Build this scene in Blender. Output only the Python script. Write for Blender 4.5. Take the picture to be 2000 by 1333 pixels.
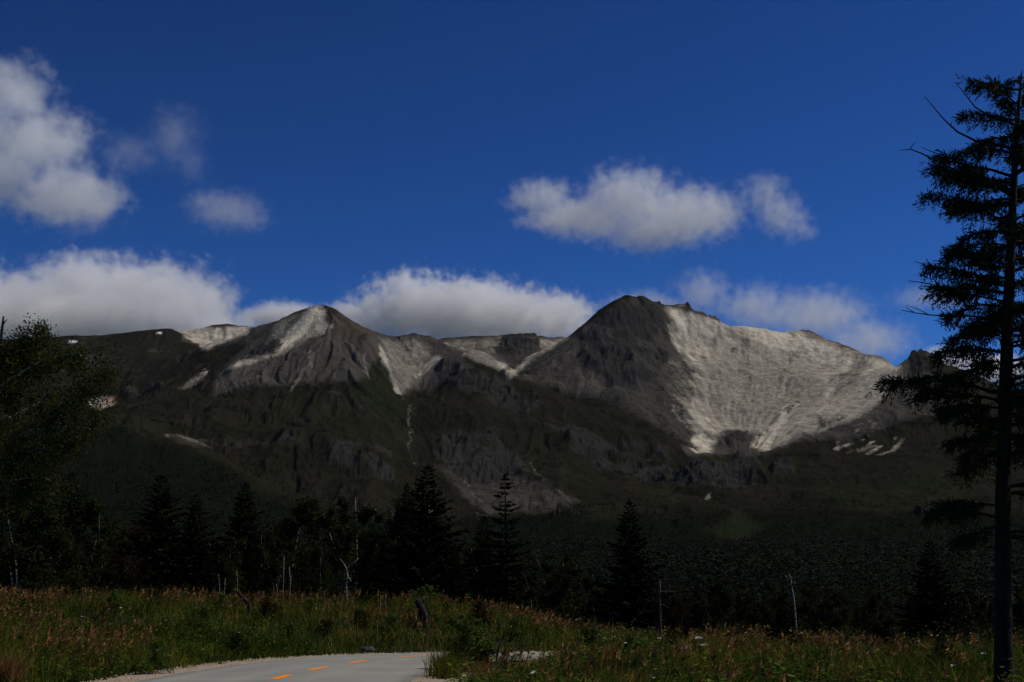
import bpy, bmesh, math, random
import numpy as np
from mathutils import Vector, Matrix

# ------------------------------------------------------------------ camera, sky, sun, exposure
for o in list(bpy.data.objects):
    bpy.data.objects.remove(o)
SC = bpy.context.scene
COL = SC.collection
W0, H0, FPX = 2000.0, 1333.0, 2747.0          # photograph frame and focal length in its pixels
HORIZON = 1180.0
CAM_Z = 1.7
PITCH = math.atan((HORIZON - H0 / 2) / FPX)

cam_data = bpy.data.cameras.new('camera')
cam_data.sensor_width = 36.0
cam_data.lens = 36.0 * FPX / W0
cam_data.clip_start = 0.1
cam_data.clip_end = 60000.0
cam = bpy.data.objects.new('camera', cam_data)
cam.location = (0, 0, CAM_Z)
cam.rotation_euler = (math.pi / 2 + PITCH, 0, 0)
COL.objects.link(cam)
SC.camera = cam

SUN_AZ, SUN_EL = math.radians(80), math.radians(50)   # azimuth clockwise from the view direction
SUN_DIR = Vector((math.sin(SUN_AZ) * math.cos(SUN_EL), math.cos(SUN_AZ) * math.cos(SUN_EL), math.sin(SUN_EL)))
world = bpy.data.worlds.new('World')
SC.world = world
world.use_nodes = True
wn = world.node_tree
wn.nodes.clear()
sky = wn.nodes.new('ShaderNodeTexSky')
sky.sky_type = 'NISHITA'
sky.sun_disc = False
sky.sun_elevation = SUN_EL
sky.sun_rotation = SUN_AZ
sky.altitude = 2200
sky.air_density = 1.0
sky.dust_density = 0.05
sky.ozone_density = 4.0
hg = wn.nodes.new('ShaderNodeGamma')                  # a polarising filter deepens the whole sky alike
hg.inputs['Gamma'].default_value = 1.75
hs = wn.nodes.new('ShaderNodeMix'); hs.data_type = 'RGBA'; hs.blend_type = 'MULTIPLY'
hs.inputs[0].default_value = 1.0
hs.inputs[7].default_value = (0.265, 0.48, 0.63, 1)
bg = wn.nodes.new('ShaderNodeBackground')
bg.inputs['Strength'].default_value = 0.0505
wo = wn.nodes.new('ShaderNodeOutputWorld')
wn.links.new(sky.outputs[0], hg.inputs[0])
wn.links.new(hg.outputs[0], hs.inputs[6])
wn.links.new(hs.outputs[2], bg.inputs['Color'])
wn.links.new(bg.outputs[0], wo.inputs['Surface'])

sun_data = bpy.data.lights.new('sun', 'SUN')
sun_data.energy = 5.0
sun_data.angle = math.radians(0.5)
sun_data.color = (1.0, 0.93, 0.82)
sun = bpy.data.objects.new('sun', sun_data)
sun.rotation_euler = SUN_DIR.to_track_quat('Z', 'Y').to_euler()
sun.location = (60, 20, 80)
COL.objects.link(sun)

SC.view_settings.view_transform = 'Standard'
SC.view_settings.look = 'None'
SC.view_settings.exposure = -0.75
SC.view_settings.gamma = 1.0
SC.view_settings.use_curve_mapping = False
SC.render.engine = 'CYCLES'
SC.cycles.max_bounces = 8
SC.cycles.diffuse_bounces = 2
SC.cycles.glossy_bounces = 2
SC.cycles.transmission_bounces = 3
SC.cycles.transparent_max_bounces = 8
SC.cycles.volume_bounces = 6
SC.cycles.volume_step_rate = 4.0
SC.cycles.volume_max_steps = 96
SC.cycles.use_denoising = True
SC.cycles.use_adaptive_sampling = True
SC.cycles.adaptive_threshold = 0.02
SC.cycles.adaptive_min_samples = 24

# ------------------------------------------------------------------ helpers
HAZE = 4.5e-6
RNG = np.random.default_rng(7)
random.seed(7)
CP, SP = math.cos(PITCH), math.sin(PITCH)

def ray(px, py):
    r, u = (px - W0 / 2) / FPX, (H0 / 2 - py) / FPX
    return np.array([r, CP - u * SP, SP + u * CP])

def at(px, py, D):
    """Point of the place seen at that spot of the photograph, D metres ahead."""
    d = ray(px, py)
    return d * (D / d[1]) + np.array([0, 0, CAM_Z])

def project(P):
    """World points -> photograph pixels (only used to lay out geology measured from the photograph)."""
    x, y, z = P[..., 0], P[..., 1], P[..., 2] - CAM_Z
    dep = y * CP + z * SP
    up = -y * SP + z * CP
    return W0 / 2 + FPX * x / dep, H0 / 2 - FPX * up / dep

def _hash(ix, iy, seed):
    h = (ix.astype(np.int64) * 374761393 + iy.astype(np.int64) * 668265263 + seed * 974634777) & 0xFFFFFFFF
    h = ((h ^ (h >> 13)) * 1274126177) & 0xFFFFFFFF
    return ((h ^ (h >> 16)) & 0xFFFF) / 65535.0

def vnoise(x, y, seed=0):
    ix, iy = np.floor(x), np.floor(y)
    fx, fy = x - ix, y - iy
    fx = fx * fx * fx * (fx * (fx * 6 - 15) + 10)
    fy = fy * fy * fy * (fy * (fy * 6 - 15) + 10)
    a, b = _hash(ix, iy, seed), _hash(ix + 1, iy, seed)
    c, d = _hash(ix, iy + 1, seed), _hash(ix + 1, iy + 1, seed)
    return (a + (b - a) * fx + (c - a) * fy + (a - b - c + d) * fx * fy) * 2 - 1

def fbm(x, y, octv=5, seed=0, gain=0.5, ridged=False):
    s, a, n = np.zeros_like(x), 1.0, 0.0
    for i in range(octv):
        v = vnoise(x * 2.03 ** i + 17.3 * i, y * 2.03 ** i - 9.1 * i, seed + i)
        if ridged:
            v = 1 - 2 * np.abs(v)
        s += v * a
        n += a
        a *= gain
    return s / n

def sstep(a, b, x):
    t = np.clip((x - a) / (b - a), 0, 1)
    return t * t * (3 - 2 * t)

def mesh_np(name, verts, quads=None, tris=None, smooth=False):
    me = bpy.data.meshes.new(name)
    v = np.asarray(verts, np.float32).reshape(-1, 3)
    me.vertices.add(len(v))
    me.vertices.foreach_set('co', v.ravel())
    li, ls, off = [], [], 0
    if quads is not None and len(quads):
        q = np.asarray(quads, np.int32).reshape(-1, 4)
        li.append(q.ravel()); ls.append(off + np.arange(len(q)) * 4); off += q.size
    if tris is not None and len(tris):
        t = np.asarray(tris, np.int32).reshape(-1, 3)
        li.append(t.ravel()); ls.append(off + np.arange(len(t)) * 3); off += t.size
    li, ls = np.concatenate(li), np.concatenate(ls)
    me.loops.add(len(li)); me.loops.foreach_set('vertex_index', li.astype(np.int32))
    me.polygons.add(len(ls)); me.polygons.foreach_set('loop_start', ls.astype(np.int32))
    me.update(calc_edges=True)
    if smooth:
        me.polygons.foreach_set('use_smooth', np.ones(len(ls), bool))
    return me

def attr(me, name, values, domain='POINT'):
    a = me.attributes.new(name, 'FLOAT', domain)
    a.data.foreach_set('value', np.asarray(values, np.float32).ravel())

def link(name, data, mat=None, parent=None, **props):
    o = bpy.data.objects.new(name, data)
    COL.objects.link(o)
    if mat is not None and data is not None and hasattr(data, 'materials') and not len(data.materials):
        data.materials.append(mat)
    if parent is not None:
        o.parent = parent
    for k, v in props.items():
        o[k] = v
    return o

class NT:
    """Tiny node-tree writer."""
    def __init__(self, tree):
        self.t = tree
    def n(self, typ, **kw):
        nd = self.t.nodes.new(typ)
        ins = kw.pop('ins', {})
        for k, v in kw.items():
            setattr(nd, k, v)
        for k, v in ins.items():
            self.set(nd.inputs[k], v)
        return nd
    def set(self, sock, v):
        if hasattr(v, 'is_output'):
            self.t.links.new(v, sock)
        elif hasattr(v, 'outputs'):
            self.t.links.new(v.outputs[0], sock)
        else:
            if isinstance(v, (tuple, list)) and len(v) == 3 and sock.type == 'RGBA':
                v = (*v, 1)
            sock.default_value = v
    def math(self, op, a, b=None, clamp=False):
        nd = self.n('ShaderNodeMath', operation=op, use_clamp=clamp)
        self.set(nd.inputs[0], a)
        if b is not None:
            self.set(nd.inputs[1], b)
        return nd.outputs[0]
    def mix(self, f, a, b, blend='MIX'):
        nd = self.n('ShaderNodeMix', data_type='RGBA', blend_type=blend)
        self.set(nd.inputs[0], f); self.set(nd.inputs[6], a); self.set(nd.inputs[7], b)
        return nd.outputs[2]
    def attr(self, name):
        return self.n('ShaderNodeAttribute', attribute_name=name).outputs['Fac']
    def noise(self, vec, scale, detail=4, rough=0.55):
        nd = self.n('ShaderNodeTexNoise', ins={'Scale': scale, 'Detail': detail, 'Roughness': rough})
        if vec is not None:
            self.set(nd.inputs['Vector'], vec)
        return nd.outputs['Fac']
    def ramp(self, f, stops):
        nd = self.n('ShaderNodeValToRGB')
        cr = nd.color_ramp
        while len(cr.elements) < len(stops):
            cr.elements.new(0.5)
        for e, (p, c) in zip(cr.elements, stops):
            e.position = p
            e.color = (*c, 1) if not isinstance(c, (int, float)) else (c, c, c, 1)
        self.set(nd.inputs[0], f)
        return nd.outputs[0]

def material(name):
    m = bpy.data.materials.new(name)
    m.use_nodes = True
    m.node_tree.nodes.clear()
    nt = NT(m.node_tree)
    out = nt.n('ShaderNodeOutputMaterial')
    return m, nt, out

def finish(nt, out, color, rough=0.9, normal=None, transl=0.0, spec=0.2):
    b = nt.n('ShaderNodeBsdfPrincipled', ins={'Base Color': color, 'Roughness': rough, 'Specular IOR Level': spec})
    if normal is not None:
        nt.set(b.inputs['Normal'], normal)
    sh = b.outputs[0]
    if transl > 0:
        t = nt.n('ShaderNodeBsdfTranslucent', ins={'Color': color})
        mx = nt.n('ShaderNodeMixShader', ins={0: transl})
        nt.set(mx.inputs[1], sh); nt.set(mx.inputs[2], t.outputs[0])
        sh = mx.outputs[0]
    nt.set(out.inputs['Surface'], sh)

def bump(nt, h, strength=0.5, dist=0.1):
    return nt.n('ShaderNodeBump', ins={'Strength': strength, 'Distance': dist, 'Height': h}).outputs[0]
# ------------------------------------------------------------------ near ground, road
# centre line (x, y) from the painted dashes of the photograph, a bend to the right
ROAD_PTS = [(-3.2, -30), (-4.3, -5), (-5.0, 14), (-5.25, 26), (-5.2, 32.6), (-4.95, 37), (-4.45, 41.0), (-3.65, 44.2), (-2.5, 46.2), (-0.8, 47.2), (3, 47.5), (10, 47.5), (30, 47.5), (70, 47)]
def smooth_line(pts, n):
    p = np.array(pts, float)
    out = []
    for i in range(len(p) - 1):
        p0, p1, p2, p3 = p[max(i - 1, 0)], p[i], p[i + 1], p[min(i + 2, len(p) - 1)]
        for t in np.linspace(0, 1, n, endpoint=False):
            out.append(0.5 * (2 * p1 + (p2 - p0) * t + (2 * p0 - 5 * p1 + 4 * p2 - p3) * t * t + (3 * p1 - p0 - 3 * p2 + p3) * t ** 3))
    out.append(p[-1])
    return np.array(out)
ROAD = smooth_line(ROAD_PTS, 12)
def road_normals(line):
    t = np.gradient(line, axis=0)
    t /= np.linalg.norm(t, axis=1, keepdims=True)
    return np.stack([-t[:, 1], t[:, 0]], 1), t       # left normal, tangent
RN, RT = road_normals(ROAD)
RHALF = 3.1

def road_dist(x, y):
    """Signed distance to the centre line (positive on the left/far side)."""
    x, y = np.asarray(x, float), np.asarray(y, float)
    sh = x.shape
    q = np.stack([x.ravel(), y.ravel()], 1)
    best = np.full(len(q), 1e9); sg = np.ones(len(q))
    for i in range(0, len(ROAD)):
        d = q - ROAD[i]
        dd = (d ** 2).sum(1)
        m = dd < best
        best[m] = dd[m]
        sg[m] = np.sign((d[m] * RN[i]).sum(1))
    return (np.sqrt(best) * sg).reshape(sh)

def ground_z(x, y):
    x, y = np.asarray(x, float), np.asarray(y, float)
    d = road_dist(x, y)
    z = 0.05 * fbm(x * 0.3, y * 0.3, 3, 3)
    # bank beyond the road: higher on the left, low on the right
    hb = 1.2 - 1.9 * sstep(-5, 9, x) + 0.2 * sstep(-9, -17, x)
    z = z + sstep(RHALF + 0.9, RHALF + 13, d) * (hb + 0.22 * fbm(x * 0.12, y * 0.12, 3, 9))
    # field on the near side, dropping a little to the right
    near = sstep(-RHALF - 0.6, -RHALF - 5, d)
    z = z + near * (0.02 + 0.2 * fbm(x * 0.1, y * 0.1, 3, 21) + 0.20 * sstep(1.2, 3.0, x) * sstep(26, 38, y) - 0.03 * np.clip(x - 4, 0, 14) * (1 - sstep(26, 38, y)))
    z = np.where(np.abs(d) < RHALF + 1.2, z * sstep(RHALF - 0.2, RHALF + 1.2, np.abs(d)) - 0.03, z)
    return z

# ------------------------------------------------------------------ mountains
CTRL = []
def C(*pts, back=None):
    for p in pts:
        CTRL.append(at(*p))
        if back:
            q = at(p[0], p[1], p[2] + back[0]); q[2] = CTRL[-1][2] - back[1]
            CTRL.append(q)
# far left ridge and its slope
C((-700, 760, 4200), (-300, 690, 4200), (-100, 672, 4200), (0, 668, 4200), (110, 662, 4200), (200, 660, 4200), (260, 650, 4150), (290, 645, 4100), (335, 646, 4150), back=(500, 90))
C((-100, 720, 3700), (0, 720, 3700), (100, 720, 3700), (200, 718, 3700), (285, 695, 3700), (330, 700, 3600), (-100, 790, 3000), (0, 785, 3000), (100, 785, 3000), (200, 762, 3050), (205, 803, 2700), (330, 765, 2850), (250, 800, 2550), (-300, 800, 3000), (-700, 860, 3000))
# far bowl of pale pumice
C((350, 645, 4350), (400, 640, 4500), (440, 640, 4550), (490, 641, 4500), (560, 652, 4500), (640, 660, 4500), back=(500, 90))
C((410, 668, 4300), (380, 668, 4150), (460, 665, 4300), (395, 705, 3750), (440, 700, 3700), (500, 700, 3600), (600, 720, 3600), (700, 730, 3600))
# pyramid peak
C((355, 714, 3040), (375, 692, 3080), (420, 674, 3090), (470, 657, 3090), (500, 638, 3080), (545, 627, 3060), (590, 607, 3030), (610, 599.5, 3010), (625, 595, 3000), (650, 606, 3010), (690, 632, 3020), (740, 651, 3040), (790, 654, 3050), (805, 649, 3050), (850, 662, 3060), back=(300, 110))
C((560, 660, 2920), (540, 690, 2820), (600, 650, 2915), (640, 635, 2925), (655, 655, 2885), (450, 720, 2750), (500, 701, 2790), (570, 688, 2790), (640, 670, 2810), (700, 662, 2860), (740, 672, 2870), (480, 672, 2980), (430, 690, 2950))
C((380, 737, 2720), (350, 757, 2660), (300, 800, 2450), (420, 775, 2570), (500, 765, 2570), (560, 762, 2570), (620, 762, 2570), (690, 762, 2570), (740, 735, 2680), (772, 765, 2630))
C((250, 830, 2250), (360, 830, 2250), (450, 840, 2250), (550, 838, 2250), (650, 838, 2250), (740, 838, 2290), (790, 835, 2340), (500, 880, 2140), (600, 890, 2110), (700, 892, 2110), (765, 905, 2150), (600, 960, 1950), (720, 960, 1950), (650, 1010, 1700), (500, 930, 2000))
C((765, 715, 2880), (792, 782, 2730), (806, 850, 2430), (814, 920, 2220), (818, 965, 2040))
# middle mountain and the ridge that runs down to the right
C((870, 678, 3020), (920, 697, 2980), (960, 715, 2930), (1000, 738, 2880), (1050, 757, 2820), (1100, 778, 2760), (1160, 805, 2680), (1220, 835, 2600), (1290, 868, 2520), (1340, 903, 2440))
C((830, 690, 2990), (860, 715, 2910), (800, 735, 2860), (850, 760, 2690), (900, 740, 2770), (950, 765, 2670), (1000, 788, 2610), (835, 830, 2460), (900, 800, 2540), (950, 820, 2440), (1000, 850, 2400), (1050, 828, 2530), (1100, 848, 2490), (1200, 880, 2430), (860, 870, 2310), (940, 880, 2290), (1000, 900, 2250), (1100, 912, 2250), (1200, 930, 2240), (880, 920, 2180), (950, 930, 2160), (1030, 940, 2090), (1130, 980, 1990), (950, 1000, 1900), (880, 1005, 1880), (1040, 1005, 1880))
C((1000, 760, 3130), (1100, 805, 2920), (1200, 862, 2720), (900, 720, 3200))
# far saddle with a dark dome
C((870, 664, 3950), (905, 666, 3980), (945, 663, 4020), (978, 656, 4020), (1015, 655.5, 3900), (1045, 661, 3950), (1080, 662, 4080), (1110, 661, 4120), (1170, 661, 4150), (1250, 665, 4200), back=(400, 80))
C((950, 695, 3620), (1020, 690, 3680), (1065, 690, 3700), (985, 725, 3370), (1010, 668, 3860), (1100, 690, 3800))
# right summit
C((1060, 705, 3230), (1110, 662, 3300), (1130, 645, 3320), (1170, 610, 3360), (1200, 588, 3390), (1225, 580, 3400), (1260, 589, 3420), (1290, 597, 3450), (1320, 602, 3500), (1340, 600, 3520), (1400, 621, 3580), (1412, 629, 3600), back=(350, 110))
C((1010, 738, 3130), (1050, 725, 3140), (1100, 705, 3180), (1150, 700, 3160), (1100, 755, 3000), (1180, 760, 2950), (1220, 650, 3280), (1250, 700, 3170), (1300, 655, 3370), (1312, 690, 3290), (1260, 760, 2980), (1200, 812, 2760), (1280, 818, 2760), (1310, 858, 2640), (1335, 790, 2880))
# bowl of pale pumice right of it
C((1450, 640, 3700), (1500, 655, 3760), (1560, 659, 3800), (1600, 668, 3780), (1650, 687, 3700), (1700, 702, 3620), (1740, 713, 3500), (1775, 722, 3350), back=(400, 110))
C((1380, 680, 3450), (1450, 690, 3480), (1520, 700, 3520), (1600, 710, 3520), (1680, 720, 3440), (1360, 750, 3100), (1420, 760, 3120), (1500, 760, 3170), (1580, 770, 3120), (1650, 770, 3090), (1720, 760, 3080), (1370, 820, 2820), (1420, 830, 2810), (1490, 830, 2860), (1560, 818, 2860), (1640, 818, 2830), (1380, 880, 2620), (1410, 880, 2640), (1480, 877, 2660), (1510, 868, 2690), (1445, 866, 2660))
C((1560, 856, 2650), (1600, 880, 2560), (1650, 893, 2540), (1720, 893, 2540), (1700, 850, 2710), (1750, 850, 2710), (1550, 905, 2470), (1450, 912, 2470), (1380, 912, 2480))
# dark peak behind the near spruce
C((1785, 712, 3170), (1800, 704, 3150), (1830, 716, 3150), (1870, 735, 3150), (1930, 755, 3150), (2000, 775, 3150), (2150, 800, 3150), (2500, 860, 3150), (2900, 900, 3150), back=(350, 110))
C((1760, 785, 2960), (1800, 790, 2900), (1900, 800, 2850), (1800, 850, 2700), (1900, 870, 2650), (2000, 870, 2650), (1800, 905, 2470), (1900, 920, 2400), (2000, 930, 2400), (2400, 960, 2400))
# benches and lower slopes
C((1300, 920, 2270), (1400, 940, 2270), (1500, 940, 2250), (1650, 930, 2300), (1300, 980, 1980), (1400, 985, 1960), (1500, 980, 1950), (1600, 980, 1950), (1750, 970, 2000), (1900, 990, 1900), (1200, 990, 1900), (1100, 1012, 1700), (1300, 1030, 1550), (1450, 1050, 1430), (1600, 1035, 1530), (1750, 1035, 1480), (1900, 1050, 1400), (2050, 1050, 1400), (2400, 1060, 1400))
# wooded hill on the left
C((-300, 820, 2000), (0, 812, 2000), (100, 815, 2000), (180, 822, 1950), (260, 840, 1900), (330, 855, 1860), (400, 885, 1790), (450, 915, 1720), (500, 955, 1640), back=(170, 22))
C((-300, 950, 1350), (100, 950, 1350), (250, 960, 1350), (400, 1000, 1290), (500, 1025, 1280), (600, 1050, 1330), (750, 1050, 1330), (900, 1060, 1330), (1000, 1060, 1380))
for px in range(-500, 2501, 250):
    k = 1.0 if px < 1000 else 0.6
    C((px, 1105, 900), (px, 1140, 550), (px, 1163, 250), (px, 1172 + (px > 1000) * 26, 130), (px, 1180 + (px > 1000) * 30, 60), (px, 800, 6500))
CTRL = np.array(CTRL)

def rbf_fit(P):
    S = 1000.0
    X = P[:, :2] / S
    n = len(X)
    d = np.sqrt(((X[:, None] - X[None]) ** 2).sum(-1) + 0.02 ** 2)
    A = np.zeros((n + 3, n + 3))
    A[:n, :n] = d
    A[:n, :n] += np.eye(n) * -0.002
    A[:n, n] = 1; A[:n, n + 1:] = X
    A[n, :n] = 1; A[n + 1:, :n] = X.T
    b = np.zeros(n + 3); b[:n] = P[:, 2]
    return X, np.linalg.solve(A, b)
RX, RW = rbf_fit(CTRL)

def terrain_base(x, y):
    q = np.stack([x.ravel(), y.ravel()], 1) / 1000.0
    out = np.empty(len(q))
    qf = q.astype(np.float32); xf = RX.astype(np.float32); wf = RW.astype(np.float32)
    for s in range(0, len(q), 40000):
        c = qf[s:s + 40000]
        dd = (c[:, None, 0] - xf[None, :, 0]) ** 2
        dd += (c[:, None, 1] - xf[None, :, 1]) ** 2
        dd += 0.0004
        np.sqrt(dd, out=dd)
        out[s:s + 40000] = dd @ wf[:-3]
    out += RW[-3] + q @ RW[-2:]
    return out.reshape(x.shape)

A_IN = np.linspace(-0.405, 0.405, 1060)
A_COL = np.concatenate([np.linspace(-0.75, -0.405, 90)[:-1], A_IN, np.linspace(0.405, 0.75, 90)[1:]])
Y_ROW = np.concatenate([np.geomspace(112, 1650, 120)[:-1], np.arange(1650, 3900, 6.0), np.linspace(3900, 5200, 100)])
GA, GY = np.meshgrid(A_COL, Y_ROW)
GX = GA * GY
TZ = terrain_base(GX, GY)

# gully and outcrop relief, damped near the viewer
far = sstep(500, 1900, GY)
warpx = 60 * fbm(GX / 300, GY / 300, 3, 50)
warpy = 60 * fbm(GX / 300 + 7, GY / 300, 3, 51)
relief = 13 * fbm((GX + warpx) / 190, (GY + warpy) / 260, 6, 60, 0.52, ridged=True)
relief += 7.5 * fbm(GX / 60, GY / 60, 6, 70, 0.58)
PX, PY = project(np.stack([GX, GY, TZ], -1))
def poly_mask(poly, soft=6.0, jx=None, jy=None):
    """1 inside a patch outlined on the mountain face, fading over soft photograph pixels."""
    X, Y = (PX if jx is None else jx), (PY if jy is None else jy)
    p = np.array(poly, float)
    m = np.zeros(X.shape, np.float32)
    box = (X > p[:, 0].min() - 3 * soft) & (X < p[:, 0].max() + 3 * soft) & (Y > p[:, 1].min() - 3 * soft) & (Y < p[:, 1].max() + 3 * soft)
    x, y = X[box], Y[box]
    if not len(x):
        return m
    d = np.full(len(x), 1e9); ins = np.zeros(len(x), bool)
    for i in range(len(p)):
        a, b = p[i], p[(i + 1) % len(p)]
        e = b - a
        t = np.clip(((x - a[0]) * e[0] + (y - a[1]) * e[1]) / (e @ e), 0, 1)
        d = np.minimum(d, np.hypot(x - a[0] - t * e[0], y - a[1] - t * e[1]))
        c = ((a[1] > y) != (b[1] > y)) & (x < (b[0] - a[0]) * (y - a[1]) / (b[1] - a[1] + 1e-9) + a[0])
        ins ^= c
    m[box] = sstep(-soft, soft, np.where(ins, d, -d))
    return m

def line_mask(pts, width, soft=3.0, jx=None, jy=None):
    X, Y = (PX if jx is None else jx), (PY if jy is None else jy)
    p = np.array(pts, float)
    m = np.zeros(X.shape, np.float32)
    pad = width + 2 * soft
    box = (X > p[:, 0].min() - pad) & (X < p[:, 0].max() + pad) & (Y > p[:, 1].min() - pad) & (Y < p[:, 1].max() + pad)
    x, y = X[box], Y[box]
    d = np.full(len(x), 1e9)
    for a, b in zip(p[:-1], p[1:]):
        e = b - a
        t = np.clip(((x - a[0]) * e[0] + (y - a[1]) * e[1]) / (e @ e), 0, 1)
        d = np.minimum(d, np.hypot(x - a[0] - t * e[0], y - a[1] - t * e[1]))
    m[box] = 1 - sstep(width - soft * 0.5, width + soft, d)
    return m

# ---- outcrop (rock) mask first, because it shapes the relief
jx = PX + 14 * fbm(GX / 70, GY / 70, 4, 81) ; jy = PY + 9 * fbm(GX / 70, GY / 70, 4, 82)
rock = np.zeros_like(GX, dtype=np.float32)
for pl, s, k in (
    ([(1130, 650), (1170, 612), (1225, 584), (1290, 598), (1312, 660), (1318, 700), (1285, 745), (1180, 750), (1130, 710)], 10, 0.75),
    ([(1322, 600), (1345, 597), (1412, 624), (1412, 632), (1345, 609)], 3, 1.0),
    ([(640, 880), (700, 878), (762, 893), (772, 950), (700, 930), (640, 915)], 10, 0.9),
    ([(430, 860), (560, 850), (640, 865), (640, 885), (520, 880), (440, 880)], 10, 0.5),
    ([(860, 850), (905, 838), (960, 828), (1005, 865), (1022, 910), (940, 928), (845, 912)], 9, 0.9),
    ([(860, 722), (920, 727), (1000, 752), (1070, 795), (1030, 806), (930, 772), (860, 750)], 9, 0.8),
    ([(1060, 840), (1130, 850), (1210, 882), (1210, 900), (1120, 890)], 8, 0.8),
    ([(1150, 870), (1230, 865), (1310, 900), (1330, 925), (1240, 940), (1170, 915)], 9, 0.7),
    ([(1250, 880), (1310, 882), (1312, 905), (1255, 902)], 6, 0.8),
    ([(1320, 930), (1400, 918), (1440, 890), (1500, 935), (1425, 965), (1330, 958)], 9, 1.0),
    ([(1500, 905), (1545, 900), (1555, 940), (1510, 945)], 8, 0.6),
    ([(945, 684), (985, 662), (1015, 655), (1048, 662), (1046, 680), (1015, 692), (965, 694)], 4, 0.8),
    ([(500, 672), (545, 665), (548, 692), (510, 700), (490, 690)], 6, 0.9),
    ([(350, 690), (372, 688), (368, 712), (352, 718)], 4, 0.8),
    ([(238, 765), (262, 758), (268, 782), (245, 785)], 4, 0.9),
    ([(290, 762), (318, 760), (318, 772), (292, 772)], 4, 0.7),
    ([(1770, 722), (1800, 705), (1860, 728), (1850, 742), (1790, 740)], 5, 0.7),
    ([(1425, 683), (1455, 680), (1468, 690), (1440, 697)], 4, 0.7),
    ([(1530, 800), (1555, 780), (1558, 786), (1535, 808)], 3, 0.7),
    ([(1420, 850), (1455, 848), (1462, 866), (1425, 872)], 6, 0.7)):
    rock = np.maximum(rock, k * poly_mask(pl, s, jx, jy))
rockn = np.clip(rock * 1.25 * (0.65 + 0.9 * fbm(GX / 45, GY / 45, 4, 90)), 0, 1)

pale_zone = poly_mask([(1296, 604), (1330, 603), (1412, 630), (1450, 640), (1500, 655), (1600, 665), (1700, 690), (1775, 714), (1740, 745), (1700, 775), (1640, 815), (1560, 850), (1500, 880), (1360, 880), (1345, 850), (1320, 790), (1335, 740), (1305, 690), (1310, 660)], 10)
calm = np.clip(poly_mask([(590, 604), (625, 590), (652, 640), (640, 655), (560, 690), (530, 697), (550, 640)], 10) + pale_zone * 0.8, 0, 1)
amp = 1.25 * far * (1 - 0.70 * calm) * (1 + 0.9 * rock)
crest_damp = 0.55 + 0.45 * sstep(0, 40, PY - 660)
TZ1 = TZ + relief * amp * crest_damp
crag = fbm(GX / 26, GY / 40, 5, 95, 0.6, ridged=True)
TZ1 += rock * 9 * crag * far
# stepped cliffs inside outcrops
TZ1 += rock * 6 * np.tanh(3 * np.sin(TZ1 / 11.0 + 2 * fbm(GX / 90, GY / 90, 3, 96))) * 0.4

# ---- downhill streaks: noise smeared along the line of steepest descent
def smooth_rows(a, k):
    for _ in range(k):
        a = (np.roll(a, 1, 0) + np.roll(a, -1, 0) + 2 * a) / 4
        a = (np.roll(a, 1, 1) + np.roll(a, -1, 1) + 2 * a) / 4
    return a
r0 = int(np.searchsorted(Y_ROW, 1640))
sl = np.s_[r0:, :]
zs = smooth_rows(TZ1[sl], 6)
y_, a_ = GY[sl], GA[sl]
zu = np.gradient(zs, axis=1) / np.gradient(A_COL)[None, :]
zv = np.gradient(zs, axis=0) / np.gradient(Y_ROW[r0:])[:, None]
zx = zu / y_
zy = zv - zu * a_ / y_
SLOPE = np.hypot(zx, zy)
fx, fy = -zx / (SLOPE + 1e-3), -zy / (SLOPE + 1e-3)
drow = (fy / np.gradient(Y_ROW[r0:])[:, None]).astype(np.float32)
dcol = ((fx - a_ * fy) / y_ / np.gradient(A_COL)[None, :]).astype(np.float32)
nr, nc = zs.shape

def lic(src, steps, h):
    acc = src.copy().astype(np.float32); n = 1
    I, J = np.meshgrid(np.arange(nr, dtype=np.float32), np.arange(nc, dtype=np.float32), indexing='ij')
    for sgn in (1, -1):
        i, j = I.copy(), J.copy()
        for _ in range(steps):
            ii = np.clip(i, 0, nr - 1.001).astype(np.int32); jj = np.clip(j, 0, nc - 1.001).astype(np.int32)
            i = np.clip(i + sgn * h * drow[ii, jj], 0, nr - 1.001)
            j = np.clip(j + sgn * h * dcol[ii, jj], 0, nc - 1.001)
            ii = i.astype(np.int32); jj = j.astype(np.int32)
            fj = j - jj
            acc += src[ii, jj] * (1 - fj) + src[ii, np.minimum(jj + 1, nc - 1)] * fj
            n += 1
    return acc / n
def unit(a):
    return (a - a.mean()) / (a.std() + 1e-6)
rn = np.random.default_rng(3)
n_f = smooth_rows(rn.standard_normal((nr, nc)).astype(np.float32), 1)
n_m = vnoise(GX[sl] / 13, GY[sl] / 30, 5).astype(np.float32)
n_c = vnoise(GX[sl] / 34, GY[sl] / 60, 6).astype(np.float32)
st_f, st_m, st_c = unit(lic(n_f, 16, 9.0)), unit(lic(n_m, 18, 11.0)), unit(lic(n_c, 18, 13.0))
th_ = np.arctan2(PX - 1452, 915 - PY); rd_ = np.hypot(PX - 1452, 915 - PY) / 100
wv_ = 0.09 * fbm(GX / 160, GY / 160, 3, 111)
RSF = unit(fbm(th_ * 26 + wv_ * 14, rd_ * 2.2 + wv_, 4, 112, 0.7)).astype(np.float32)
RSC = unit(fbm(th_ * 8 + wv_ * 8, rd_ * 1.1, 3, 113)).astype(np.float32)
STREAK = np.zeros_like(GX, dtype=np.float32); STREAK[sl] = 0.45 * st_f + 0.6 * st_m + 0.45 * st_c
GULLY = np.zeros_like(GX, dtype=np.float32); GULLY[sl] = 1.1 * st_m + 1.7 * st_c + 0.35 * st_f
pz_ = np.clip(pale_zone * 1.2, 0, 1)
STREAK = STREAK * (1 - 0.65 * pz_) + (0.5 * RSF + 0.4 * RSC) * pz_
GULLY = GULLY * (1 - 0.6 * pz_) + (1.0 * RSC + 0.3 * RSF) * pz_
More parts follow.
